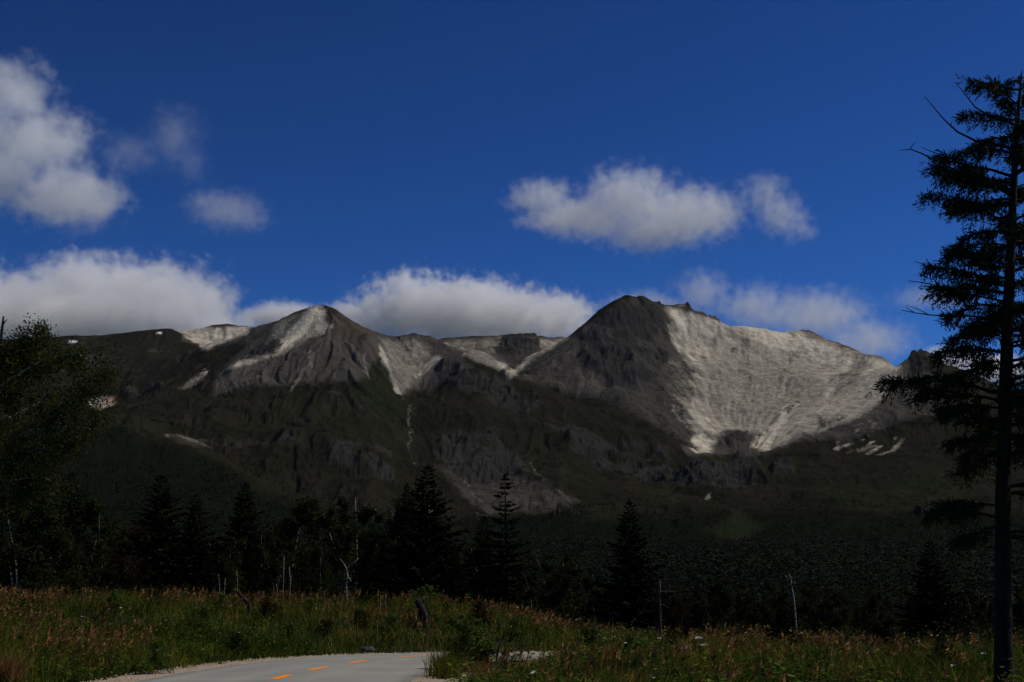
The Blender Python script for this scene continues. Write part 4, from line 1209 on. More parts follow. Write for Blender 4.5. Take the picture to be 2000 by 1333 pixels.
link('crown', bag.mesh('crown'), m_leafnear, e, kind='stuff')
# broken dead top at the very left edge
V, Q, T = tube([at(-4, 700, 47), at(2, 660, 47), at(5, 636, 47), at(7, 618, 47)], [0.07, 0.055, 0.045, 0.028], 6)
st_ = place('dead_treetop', [], tuple(foot(-8, 47)), label='broken dark treetop sticking up at the far left edge', category='dead tree')
off = np.array(st_.location)
link('trunk', mesh_np('trunk', np.array(tube([off + (0, 0, -0.2), at(-6, 900, 47), at(-4, 700, 47), at(2, 660, 47), at(5, 636, 47), at(7, 618, 47)], [0.13, 0.1, 0.07, 0.055, 0.045, 0.028], 6)[0]) - off, tube([off + (0, 0, -0.2), at(-6, 900, 47), at(-4, 700, 47), at(2, 660, 47), at(5, 636, 47), at(7, 618, 47)], [0.1] * 6, 6)[1], tube([off + (0, 0, -0.2), at(-6, 900, 47), at(-4, 700, 47), at(2, 660, 47), at(5, 636, 47), at(7, 618, 47)], [0.1] * 6, 6)[2], True), m_darkwood, st_)
V, Q, T = tube([at(5, 636, 47) - off, at(10, 629, 47) - off, at(14, 624, 47) - off], [0.03, 0.024, 0.015], 5)
link('branch_stub', mesh_np('branch_stub', V, Q, T, True), m_darkwood, st_)

# ------------------------------------------------------------------ the near spruce on the right
DH = 28.0
hx, hy, hz = foot(1962, DH)
hz -= 0.25
hroot = np.array([hx, hy, hz])
r = np.random.default_rng(99)
def h3(px, py, dd=0.0):
    return at(px, py, DH + dd) - hroot
TR = np.array([h3(1963, 1345), h3(1960, 1250), h3(1959, 1120), h3(1959, 980), h3(1962, 840), h3(1966, 700), h3(1971, 560), h3(1977, 420), h3(1983, 300), h3(1990, 200), h3(1996, 138)])
TRr = np.array([0.21, 0.17, 0.158, 0.15, 0.14, 0.125, 0.105, 0.082, 0.058, 0.032, 0.01])
V, Q, T = tube(np.concatenate([[TR[0] - (0, 0, 0.6)], TR]), np.concatenate([[0.30], TRr]), 14)
nv = vnoise(np.arange(len(V)) * 1.7, V[:, 2] * 3, 5)[:, None]
hero = place('spruce_tree', [('trunk', mesh_np('trunk', V + 0.012 * nv, Q, T, True), m_bark)], tuple(hroot), label='tall near spruce with bare branch tips at the right edge', category='spruce', group='near spruce')
def trunk_at(py):
    zz = h3(1960, py)[2]
    return np.array([np.interp(zz, TR[:, 2], TR[:, 0]), np.interp(zz, TR[:, 2], TR[:, 1]), zz])

def bough(a, b, sag, fol0, dense, r, name='bough', twig=0.50, tipfol=1.0):
    """One branch: woody axis a->b, hanging twigs clothed in needles from fol0 to tipfol of its length."""
    L = np.linalg.norm(np.array(b) - np.array(a))
    ax = wobble(a, b, 10, 0.03 * L, r, sag)
    bag = Bag()
    V, Q, T = tube(ax, np.linspace(0.014 * L + 0.012, 0.006, 10), 5)
    wood = mesh_np('branch', V, Q, T, True)
    n = max(5, int(L * 42 * dense))
    if fol0 < 1 and dense > 0:
        t = np.sort(r.uniform(fol0, tipfol, n))
        p0 = np.stack([np.interp(t, np.linspace(0, 1, 10), ax[:, k]) for k in range(3)], -1)
        d = (np.array(b) - np.array(a)) / L
        sd = np.cross(d, [0, 0, 1.0]); sd /= np.linalg.norm(sd) + 1e-9
        side = r.choice([-1.0, 1.0], n) * r.uniform(0.1, 0.9, n)
        tl = twig * r.uniform(0.4, 1.25, n) * (1 - 0.35 * t) * min(1.3, 0.5 + L * 0.3)
        td = d[None] * r.uniform(0.25, 0.8, n)[:, None] + sd[None] * side[:, None] + np.array([0, 0, 1.0])[None] * r.uniform(-1.15, 0.15, n)[:, None]
        td /= np.linalg.norm(td, axis=1, keepdims=True)
        M = 14
        for q in range(M):
            u = (q + 0.5) / M
            pp = p0 + td * (tl * u)[:, None] + np.array([0, 0, -0.10])[None] * (tl * u * u)[:, None]
            nd = td * 0.8 + 0.75 * rand_dirs(r, n)
            ln = r.uniform(0.08, 0.16, n)
            V, Q = sprays(pp, nd, ln, ln * 0.095, r)
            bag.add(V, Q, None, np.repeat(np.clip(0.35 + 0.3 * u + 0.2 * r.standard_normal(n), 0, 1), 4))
        # needles directly on the axis
        pp = p0 + 0.015 * r.standard_normal((n, 3))
        ln = r.uniform(0.06, 0.12, n)
        V, Q = sprays(pp, d[None] * 0.6 + 0.8 * rand_dirs(r, n), ln, ln * 0.2, r)
        bag.add(V, Q, None, np.repeat(np.full(n, 0.5), 4))
    br = link(name, wood, m_bark, hero)
    if bag.V:
        link('needles', bag.mesh('needles'), m_needle2, br, kind='stuff')
    return br
# left-hand boughs as the photograph shows them: (trunk py, tip px, tip py, depth, sag, foliage from, density, foliage to)
for (tpy, bx, by, dd, sg, f0, dn, f1) in (
    (175, 1890, 158, 0.3, 0.0, 0.1, 1.3, 1), (205, 1935, 165, -0.3, 0, 0.1, 1.3, 1), (235, 1882, 225, .4, .05, 0.1, 1.2, 1), (270, 1895, 290, -.5, .1, .1, 1.2, 1),
    (300, 1868, 300, .5, .08, .15, 1.2, 1), (345, 1800, 288, 0.2, -0.05, .25, 1.2, .82), (360, 1850, 345, -.6, .1, .2, 1.2, 1), (385, 1808, 318, -.2, .05, .25, 1.3, .9), (400, 1860, 410, .7, .1, .2, 1.1, 1),
    (440, 1812, 378, 0.1, .06, .3, 1.4, 1), (455, 1880, 470, -.5, .12, .2, 1.2, 1), (480, 1855, 490, .5, .1, .25, 1.1, 1), (520, 1840, 500, -.1, .1, .25, 1.2, .95),
    (560, 1800, 520, 0.2, .05, .3, 1.2, .9), (575, 1795, 560, -.4, .08, .3, 1.3, .86), (600, 1850, 620, .5, .1, .2, 1.3, 1), (635, 1858, 665, 0.0, .1, .2, 1.3, 1), (655, 1880, 640, -.6, .1, .2, 1.2, 1),
    (690, 1830, 690, .3, .08, .25, 1.2, 1), (720, 1850, 745, -.5, .1, .2, 1.2, 1), (770, 1726, 742, 0.0, .08, .25, 1.5, 1), (785, 1790, 770, .5, .1, .25, 1.3, 1), (800, 1840, 800, -.4, .05, .2, 1.3, 1),
    (830, 1838, 800, .2, .05, .3, 1.3, 1), (860, 1855, 865, -.1, .06, .3, 1.2, 1), (885, 1880, 895, .4, .05, .4, .9, 1), (995, 1840, 985, -.2, .1, .25, 1.2, 1), (1015, 1815, 1005, .4, .12, .3, 1.1, 1), (1030, 1870, 1060, -.5, .1, .3, 1.1, 1)):
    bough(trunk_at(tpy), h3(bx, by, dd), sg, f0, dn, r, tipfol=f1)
# boughs facing the viewer, away and to the right
for k in range(70):
    f = (k + r.random()) / 70
    tpy = 900 - 740 * f
    a = trunk_at(tpy)
    L = (0.55 + 1.75 * (1 - f) ** 0.8) * r.uniform(0.6, 1.1)
    an = r.uniform(-1.9, 1.9)                                # 0 = to the right
    if r.random() < 0.2: an = math.pi + r.uniform(-0.7, 0.7); L *= 0.55
    tip = a + np.array([math.cos(an) * L, math.sin(an) * L, L * (0.28 * f - 0.10)])
    bough(a, tip, 0.06 * L, 0.15, 1.05, r)
for k in range(9):                                           # lower boughs on the right
    a = trunk_at(r.uniform(940, 1090))
    an = r.uniform(-1.0, 1.0); L = r.uniform(1.0, 1.9)
    bough(a, a + np.array([math.cos(an) * L, math.sin(an) * L, -0.15 * L]), 0.05, 0.3, 0.8, r)
# bare dead branches
def bare(pts, r0, twigs=()):
    pts = [np.array(p) for p in pts]
    V, Q, T = tube(pts, np.linspace(r0, 0.007, len(pts)), 5)
    o = link('bare_branch', mesh_np('bare_branch', V, Q, T, True), m_bark, hero)
    for tw in twigs:
        V, Q, T = tube([np.array(p) for p in tw], np.linspace(0.011, 0.005, len(tw)), 4)
        link('twig', mesh_np('twig', V, Q, T, True), m_bark, o)
bare([trunk_at(292), h3(1905, 275), h3(1870, 258), h3(1845, 235), h3(1822, 208), h3(1805, 188)], 0.03, [[h3(1858, 250), h3(1858, 240), h3(1864, 233)]])
bare([trunk_at(245), h3(1930, 225), h3(1905, 210), h3(1885, 185), h3(1865, 160)], 0.026)
bare([trunk_at(372), h3(1900, 348), h3(1850, 325), h3(1800, 300), h3(1778, 292), h3(1757, 294)], 0.03, [[h3(1778, 292), h3(1782, 284), h3(1788, 279)]])
bare([trunk_at(372), h3(1890, 360), h3(1840, 344), h3(1810, 338), h3(1793, 334)], 0.022)
bare([trunk_at(560), h3(1900, 548), h3(1850, 530), h3(1810, 518), h3(1786, 511)], 0.024)
bare([trunk_at(590), h3(1890, 575), h3(1840, 560), h3(1800, 552), h3(1774, 549)], 0.024)
bare([trunk_at(625), h3(1900, 618), h3(1860, 617), h3(1820, 616), h3(1790, 612), h3(1761, 606)], 0.024, [[h3(1815, 616), h3(1795, 605), h3(1770, 596)], [h3(1785, 611), h3(1775, 604), h3(1768, 599)]])
for py, bx, by in ((915, 1900, 900), (905, 1920, 905), (940, 1925, 925), (960, 1935, 935), (1075, 1925, 1070), (1120, 1935, 1110), (1035, 1990, 1025), (960, 1992, 948)):
    bare([trunk_at(py), (trunk_at(py) + h3(bx, by, r.uniform(-.3, .3))) / 2 + np.array([0, 0, 0.03]), h3(bx, by, r.uniform(-.3, .3))], 0.016)

# ------------------------------------------------------------------ dead wood, stones, shrubs in the meadow
def deadwood(name, label, D, px0, mat, stems, sub='branch', group=None, sink=0.35):
    """stems: list of (photo points, radii); the first is the trunk, the others branches."""
    x, y, z = foot(px0, D)
    rt = np.array([x, y, z])
    e = place(name, [], tuple(rt), label=label, category='dead wood', **({'group': group} if group else {}))
    for k, (pts, rad) in enumerate(stems):
        P_ = [at(p[0], p[1], D + (p[2] if len(p) > 2 else 0)) - rt for p in pts]
        if k == 0:
            P_ = [np.array([P_[0][0], P_[0][1], min(P_[0][2], 0) - sink])] + P_
            rad = [rad[0]] + list(rad)
        P_ = np.array(P_)
        V, Q, T = tube(P_, rad, 7 if k == 0 else 4)
        link('trunk' if k == 0 else sub, mesh_np('stem', V, Q, T, True), mat, e)
    return e
deadwood('broken_pole_tree', 'grey broken tree pole with one straight side twig, beside the big symmetrical spruce', 66, 1289, m_dim, [([(1290, 1230), (1289, 1190), (1288, 1150), (1289, 1133)], [0.06, 0.052, 0.048, 0.04]), ([(1289, 1156), (1305, 1155), (1322, 1155)], [0.022, 0.016, 0.01]), ([(1289, 1180), (1298, 1183), (1306, 1187)], [0.02, 0.014, 0.01])])
deadwood('dead_birch', 'dead white birch with crooked bare top, right of the middle', 72, 1550, m_birch, [([(1556, 1240), (1553, 1200), (1550, 1165), (1546, 1145), (1545, 1130), (1541, 1122)], [0.05, 0.045, 0.04, 0.035, 0.025, 0.012]), ([(1550, 1165), (1540, 1157), (1541, 1150), (1535, 1154)], [0.03, 0.025, 0.02, 0.012]), ([(1545, 1135), (1538, 1130), (1534, 1124)], [0.02, 0.015, 0.01]), ([(1547, 1150), (1553, 1140), (1551, 1133)], [0.02, 0.014, 0.01])])
deadwood('birch_stump', 'short split white birch stump with a dark snapped branch', 52, 1566, m_birch, [([(1572, 1270), (1570, 1258), (1569, 1247)], [0.05, 0.045, 0.02])])
deadwood('fallen_branch', 'dark V-shaped fallen branch lying right of the small round spruce', 48, 1578, m_darkwood, [([(1578, 1290), (1580, 1283), (1590, 1274), (1602, 1262)], [0.05, 0.045, 0.035, 0.015]), ([(1585, 1280), (1575, 1268), (1566, 1260)], [0.03, 0.022, 0.012]), ([(1579, 1286), (1577, 1298), (1570, 1304)], [0.03, 0.03, 0.02])])
deadwood('leaning_dead_limb', 'long grey dead limb leaning up left of the broad full spruce', 46, 1668, m_dead, [([(1668, 1292), (1662, 1275), (1655, 1262), (1653, 1256), (1647, 1246), (1636, 1235), (1625, 1226)], [0.07, 0.06, 0.05, 0.045, 0.03, 0.022, 0.012]), ([(1653, 1258), (1656, 1253), (1660, 1248)], [0.03, 0.02, 0.01]), ([(1655, 1262), (1662, 1269), (1668, 1277)], [0.03, 0.022, 0.012])])
deadwood('dead_stick', 'thin grey upright stick with bent foot, left of the broad full spruce', 40, 1750, m_dead, [([(1742, 1312), (1752, 1302), (1755, 1290), (1757, 1275), (1758, 1264)], [0.03, 0.028, 0.025, 0.022, 0.02])], sink=0.2)
deadwood('dead_stick', 'thin short grey stick in the grass right of the dark fallen branch', 48, 1625, m_dead, [([(1626, 1268), (1624, 1258), (1622, 1247)], [0.018, 0.015, 0.01])])
deadwood('leaning_stump', 'thick dark leaning stump on the bank below the tallest central spruce', 57, 824, m_darkwood, [([(831, 1212), (828, 1203), (823, 1190), (816, 1172)], [0.17, 0.19, 0.17, 0.13]), ([(816, 1174), (822, 1170), (827, 1174)], [0.06, 0.04, 0.02])], sub='splinter', sink=0.1)
for px, yt in ((743, 1163), (753, 1161)):
    deadwood('stake', f"short pale stake on the bank {'left' if px < 748 else 'right'} of its twin, left of the leaning stump", 60, px, m_dead, [([(px, 1178), (px, 1170), (px, yt)], [0.02, 0.018, 0.015])])
deadwood('fallen_log', 'dark fallen log sloping down from the thin white birches on the left bank', 60, 480, m_darkwood, [([(487, 1182), (478, 1172), (464, 1156)], [0.09, 0.08, 0.07])], sink=0.05)
deadwood('white_fork_birch', 'bright white forked limbs standing in shade left of the central spruces', 66, 676, m_birch, [([(677, 1168), (676, 1140), (679, 1125), (677, 1112)], [0.05, 0.045, 0.045, 0.04]), ([(677, 1112), (671, 1100), (664, 1092)], [0.03, 0.022, 0.014]), ([(677, 1112), (685, 1102), (694, 1098), (700, 1090)], [0.03, 0.022, 0.018, 0.012]), ([(679, 1127), (684, 1132), (686, 1136)], [0.03, 0.025, 0.015])])
deadwood('bare_white_stem', 'bare forked white birch stem beside the trunk of the tallest central spruce', 74.8, 838, m_birch, [([(836, 1100), (837, 1050), (837, 1030), (838, 1010), (839, 990)], [0.06, 0.05, 0.045, 0.03, 0.014]), ([(836, 1035), (826, 1015), (817, 995)], [0.02, 0.016, 0.008]), ([(838, 1010), (843, 1000), (846, 992)], [0.018, 0.014, 0.008])])
deadwood('bare_white_stem', 'thin bare white stem rising above the birch left of the central spruces', 74.9, 696, m_birch, [([(697, 1090), (696, 1030), (695, 1005), (694, 972)], [0.05, 0.045, 0.03, 0.012]), ([(696, 1030), (692, 1018), (690, 1010)], [0.02, 0.016, 0.01])])
for k, (px, py0, py1) in enumerate(((428, 1165, 1122), (438, 1165, 1130), (541, 1170, 1142), (553, 1170, 1085), (566, 1165, 1108), (512, 1172, 1155), (463, 1158, 1114))):
    words = ('leftmost thin white birch stem above the bright green shrub', 'second thin white birch stem above the bright green shrub', 'short thick white birch stem left of two taller thin ones', 'tallest of the thin white birch stems on the left bank', 'thin white birch stem right of the tallest one', 'very short white birch stem right of the fallen log', 'white birch stem at the upper end of the fallen log')
    deadwood('birch_sapling', words[k], 67, px, m_birch, [([(px, py0), (px + 1, (py0 + py1) / 2), (px - 1 + 3 * (k % 2), py1)], [0.017, 0.015, 0.009])], group='thin white birch stems')
deadwood('white_twig_shrub', 'shrub of bare whitish stems left of the big right-hand trunk', 42, 1903, m_dead, [([(1900, 1302), (1897, 1285), (1893, 1268), (1888, 1255)], [0.025, 0.022, 0.018, 0.008]), ([(1904, 1300), (1905, 1275), (1908, 1258), (1911, 1240)], [0.02, 0.016, 0.012, 0.006]), ([(1898, 1290), (1892, 1287), (1887, 1283)], [0.014, 0.01, 0.006]), ([(1906, 1280), (1914, 1277), (1918, 1272)], [0.014, 0.01, 0.006]), ([(1912, 1300), (1917, 1293), (1921, 1287)], [0.016, 0.012, 0.006]), ([(1908, 1298), (1912, 1280), (1914, 1262)], [0.012, 0.01, 0.006])], sub='stem')
deadwood('white_twig_shrub', 'small shrub with pale bare tips left of the small round spruce', 50, 1520, m_dead, [([(1521, 1250), (1519, 1236), (1517, 1226)], [0.02, 0.015, 0.007]), ([(1523, 1250), (1524, 1234), (1524, 1223)], [0.015, 0.012, 0.006]), ([(1533, 1248), (1537, 1238), (1541, 1233)], [0.015, 0.012, 0.006])], sub='stem')
deadwood('charred_weed_stalk', 'dark upright weed stalk standing in front of the far road bend', 33, 970, m_darkwood, [([(966, 1305), (970, 1290), (972, 1275), (975, 1262), (978, 1250)], [0.03, 0.028, 0.025, 0.02, 0.012]), ([(972, 1276), (967, 1268), (965, 1262)], [0.012, 0.009, 0.005])])
deadwood('charred_weed_stalk', 'dark upright stalk in the grass at the lower right, left of the small round spruce', 27, 1490, m_darkwood, [([(1489, 1335), (1490, 1310), (1491, 1286)], [0.022, 0.018, 0.012])])

# small round spruce, shrubs
x, y, z = foot(1528, 46)
s = 1.75 / 8
place('spruce_tree', [('trunk', SPR[3][0], m_bark), ('crown', SPR[3][1], m_needle2)], (x, y, z), 1.0, (s * 1.5, s * 1.5, s), label='small round spruce in the meadow below the dead white birch', category='spruce', group=GS)
x, y, z = foot(1340, 45)
place('spruce_tree', [('trunk', SPR[1][0], m_bark), ('crown', SPR[1][1], m_needle2)], (x, y, z - 0.1), 2.0, (0.17, 0.17, 0.18), label='tiny spruce seedling in the meadow right of the broken pole', category='spruce', group=GS)
SHR = [broadleaf_meshes(31, 1.6, 5, 3200, 0.085, base_bare=0.15, wide=0.8, trunk_r=0.008), broadleaf_meshes(32, 1.4, 4, 2600, 0.08, base_bare=0.1, wide=1.0, trunk_r=0.008), broadleaf_meshes(33, 1.8, 3, 2400, 0.085, base_bare=0.2, wide=0.7, trunk_r=0.008)]
SHRUBS = [  # px, D, kind, size, material, label
    (434, 60, 1, 0.75, m_leafgreen, 'bright green leafy shrub under two thin white birch stems'),
    (838, 58, 2, 1.05, m_leafgreen, 'leafy green shrub growing over the leaning stump'),
    (925, 37.5, 0, 1.0, m_leafgreen, 'dense dull green bush hiding the road bend'),
    (893, 36.2, 1, 0.6, m_leaf, 'low dark bush behind the green tussock at the road bend'),
    (950, 36, 1, 0.55, m_leaf, 'dark bush between the dense bush and the loose yellow-green one'),
    (990, 34, 2, 0.42, m_leafgreen, 'loose yellow-green bush right of the dense one at the road bend'),
    (320, 35, 2, 0.55, m_leafgreen, 'tall yellow-green herb clump on the left bank near the gravel'),
    (460, 46, 1, 0.6, m_leaf, 'round dark leafy bush at the road edge on the left'),
    (570, 52, 1, 0.7, m_leafgreen, 'green bush beyond the road above the first dash'),
    (640, 54, 1, 0.6, m_leaf, 'dark low bush beyond the road, left of the roadside rock'),
    (150, 42, 1, 0.65, m_leafgreen, 'green bush in the left meadow'),
    (1010, 56, 0, 0.7, m_leafgreen, 'bright green clump on the bank behind the far road piece'),
    (1275, 62, 2, 0.7, m_leafgreen, 'thin green sapling left of the broken pole foot'),
    (1500, 30, 1, 0.45, m_leafgreen, 'lime green young fern-like plant at the lower right'),
    (1320, 40, 1, 0.6, m_leaf, 'dull green bush in the middle of the right meadow'),
    (1720, 42, 0, 0.9, m_leafbrown, 'thin brown-leaved bush left of the thin upright stick'),
    (1430, 50, 1, 0.7, m_leafbrown, 'brown low bush in the right meadow below the wood edge'),
    (700, 57, 1, 0.6, m_leaf, 'dark round bush on the bank top left of the stump'),
    (60, 50, 0, 0.9, m_leaf, 'dark bush on the bank at the far left'),
    (215, 52, 2, 0.7, m_leafgreen, 'yellowish bush on the left bank below the brownish round tree'),
    (395, 52, 1, 0.8, m_leafgreen, 'spreading green bush on the left bank below the bright shrub'),
    (300, 58, 0, 0.7, m_leafbrown, 'rusty bush at the top of the left bank'),
    (520, 56, 1, 0.8, m_leafbrown, 'rusty low bush on the bank below the thin white stems'),
    (610, 60, 0, 0.6, m_leafgreen, 'green bush at the bank top left of the forked white limbs'),
    (770, 55, 1, 0.8, m_leafgreen, 'broad green bush on the bank left of the leaning stump'),
    (890, 55, 0, 0.75, m_leafgreen, 'tall green bush on the bank right of the leaning stump'),
    (945, 58, 2, 0.8, m_leafbrown, 'rusty tall bush on the bank above the road bend'),
    (1150, 52, 1, 0.7, m_leaf, 'dull bush at the left end of the right meadow'),
    (1120, 33, 1, 0.55, m_leafgreen, 'green bush in the near meadow right of the far road piece'),
    (1230, 36, 2, 0.5, m_leafgreen, 'small upright green bush in the middle of the near meadow'),
    (1600, 34, 1, 0.55, m_leafgreen, 'low green bush at the bottom right below the fallen branch'),
    (1830, 34, 1, 0.6, m_leaf, 'dull low bush below the broad full spruce'),
]
for i, (px, D, kd, sz, mt, lb) in enumerate(SHRUBS):
    x, y, z = foot(px, D)
    tr, li, cr = SHR[kd]
    cr = cr.copy(); cr.materials.clear()
    place('shrub', [('stem', t_, m_darkwood) for t_ in tr] + [('twigs', li, m_darkwood), ('foliage', cr, mt)], (x, y, z), i * 1.3, sz, label=lb, category='shrub', group='shrubs in the meadow')

r = np.random.default_rng(404)
nM = 560
mx = np.concatenate([r.uniform(-0.42, 0.42, 420), r.uniform(0.19, 0.38, 140)]); md = np.concatenate([r.uniform(64, 84, 420), r.uniform(43, 64, 140)]); mx = mx * md
mz = ground_z(mx, md)
mh = r.uniform(0.5, 1.9, nM) * np.where(mx > 4, 0.7, 1.0) * (0.6 + 0.5 * sstep(64, 78, md) + 0.35 * (md < 64)); mw = r.uniform(0.5, 1.3, nM)
per = 75
P = np.repeat(np.stack([mx, md, mz], -1), per, 0)
u = r.standard_normal((nM * per, 3)) * 0.42; u[:, 2] = np.abs(u[:, 2]) + 0.15 * r.random(nM * per)
P = P + u * np.repeat(np.stack([mw, mw, mh], -1), per, 0)
V, Q = leaf_cards(P, 0.15, r)
bag = Bag(); bag.add(V, Q, None, np.repeat(np.clip(np.repeat(r.uniform(0.1, 0.75, nM), per) + 0.15 * r.standard_normal(nM * per), 0, 1), 4))
link('undergrowth', bag.mesh('undergrowth'), m_leaf, kind='stuff', label='dark leafy undergrowth along the foot of the wood')

# orange plume tussock at the lower left corner, and a green one at the road bend
def tussock(px, D, n, h, lean, w, mat, label, seed, plume=False):
    x, y, z = foot(px, D)
    r = np.random.default_rng(seed)
    bag = Bag()
    ox, oy = 0.16 * r.standard_normal(n), 0.16 * r.standard_normal(n)
    bag.add(*blades(ox, oy, np.full(n, -0.03), r, h * r.uniform(0.6, 1.1, n), np.full(n, w), lean * r.uniform(0.3, 1.1, n), np.clip(0.5 + 0.25 * r.standard_normal(n), 0, 1), 3))
    return link('grass_tussock', bag.mesh('grass_tussock'), mat, None, label=label, category='grass clump', group='grass tussocks').__setattr__('location', (x, y, z))
tussock(18, 29, 420, 0.75, 0.4, 0.022, m_plume, 'bright orange grass tussock in the lower left corner', 1)
tussock(866, 34, 300, 0.85, 0.45, 0.022, m_grass, 'tall dark green tussock at the corner of the road bend', 2)
tussock(873, 33, 260, 0.7, 0.5, 0.022, m_grass, 'second green tussock overhanging the gravel at the road bend', 3)
tussock(940, 31, 220, 0.6, 0.4, 0.02, m_plume, 'orange tussock right of the road bend, near the bottom', 4)
tussock(1235, 25, 260, 0.6, 0.3, 0.018, m_plume, 'pale orange tussock at the bottom edge, middle of the right meadow', 5)

# white umbel flowers
def umbel(px, py, D, rad, label, seed):
    x, y, z = foot(px, D)
    tip = at(px, py, D); r = np.random.default_rng(seed)
    e = place('umbel_flower', [], (x, y, z), label=label, category='flower', group='white umbel flowers')
    tp = tip - np.array([x, y, z])
    V, Q, T = tube(wobble((0, 0, -0.1), tp - (0, 0, rad * 0.6), 6, 0.02, r), np.linspace(0.010, 0.006, 6), 5)
    link('stem', mesh_np('stem', V, Q, T, True), m_weed if False else m_leafgreen, e)
    bag = Bag()
    for k in range(16):
        a, q = k * 2.4, rad * math.sqrt((k + 0.5) / 16)
        c = tp + np.array([q * math.cos(a), q * math.sin(a), -0.25 * q * q / rad])
        V, Q, T = tube([tp - (0, 0, rad * 0.6), c], [0.004, 0.003], 3)
        bag.add(V, Q, T, np.zeros(len(V)))
        n = 5
        V, Q = leaf_cards(c + r.standard_normal((n, 3)) * np.array([0.02, 0.02, 0.006]), np.full(n, 0.045), r, flat=0.9, aspect=0.9)
        bag.add(V, Q, None, np.zeros(len(V)))
    link('flower_head', bag.mesh('flower_head'), m_bloom, e, kind='stuff')
umbel(1365, 1245, 36, 0.10, 'topmost white umbel flower in the right meadow', 1)
umbel(1373, 1258, 35, 0.10, 'lower right white umbel flower of the three in the right meadow', 2)
umbel(1338, 1265, 34, 0.09, 'left white umbel flower of the three in the right meadow', 3)

# rocks
def rock(px, py, D, size, label, seed):
    r = np.random.default_rng(seed)
    bm = bmesh.new()
    bmesh.ops.create_icosphere(bm, subdivisions=3, radius=1.0)
    for v in bm.verts:
        c = np.array(v.co)
        f = 1 + 0.22 * float(vnoise(np.array([c[0] * 1.6 + seed]), np.array([c[1] * 1.6 + c[2] * 2.1]), seed)[0]) + 0.10 * float(vnoise(np.array([c[0] * 4 + seed]), np.array([c[1] * 4 + c[2] * 3.1]), seed)[0])
        v.co = Vector(c * f)
        v.co.z = max(v.co.z, -0.35)
    me = bpy.data.meshes.new('roadside_rock'); bm.to_mesh(me); bm.free()
    x, y, z = foot(px, D)
    o = link('roadside_rock', me, m_rock, None, label=label, category='rock')
    o.location = (x, y, z + size[2] * 0.25); o.scale = size
m_rock, nt, out = material('roadside_stone')
tc = nt.n('ShaderNodeTexCoord').outputs['Object']
f = nt.noise(tc, 2.5, 6, 0.7)
finish(nt, out, nt.ramp(f, [(0.35, (0.045, 0.042, 0.042)), (0.6, (0.16, 0.15, 0.145))]), 0.9, bump(nt, f, 0.8, 0.1), spec=0.15)
rock(720, 1270, 50.8, (0.24, 0.2, 0.17), 'dark rock at the far edge of the road', 3)
rock(905, 1300, 37.5, (0.14, 0.12, 0.10), 'small grey stone in the weeds at the road bend', 5)
# ------------------------------------------------------------------ clouds (scattering volumes, far behind the mountains)
def cloud_material(name, dens, aniso=0.15):
    m = bpy.data.materials.new(name)
    m.use_nodes = True
    m.node_tree.nodes.clear()
    nt = NT(m.node_tree)
    o = nt.n('ShaderNodeOutputMaterial')
    v = nt.n('ShaderNodeVolumePrincipled', ins={'Color': (0.995, 0.995, 0.995), 'Density': dens, 'Anisotropy': aniso})
    nt.set(o.inputs['Volume'], v.outputs[0])
    return m

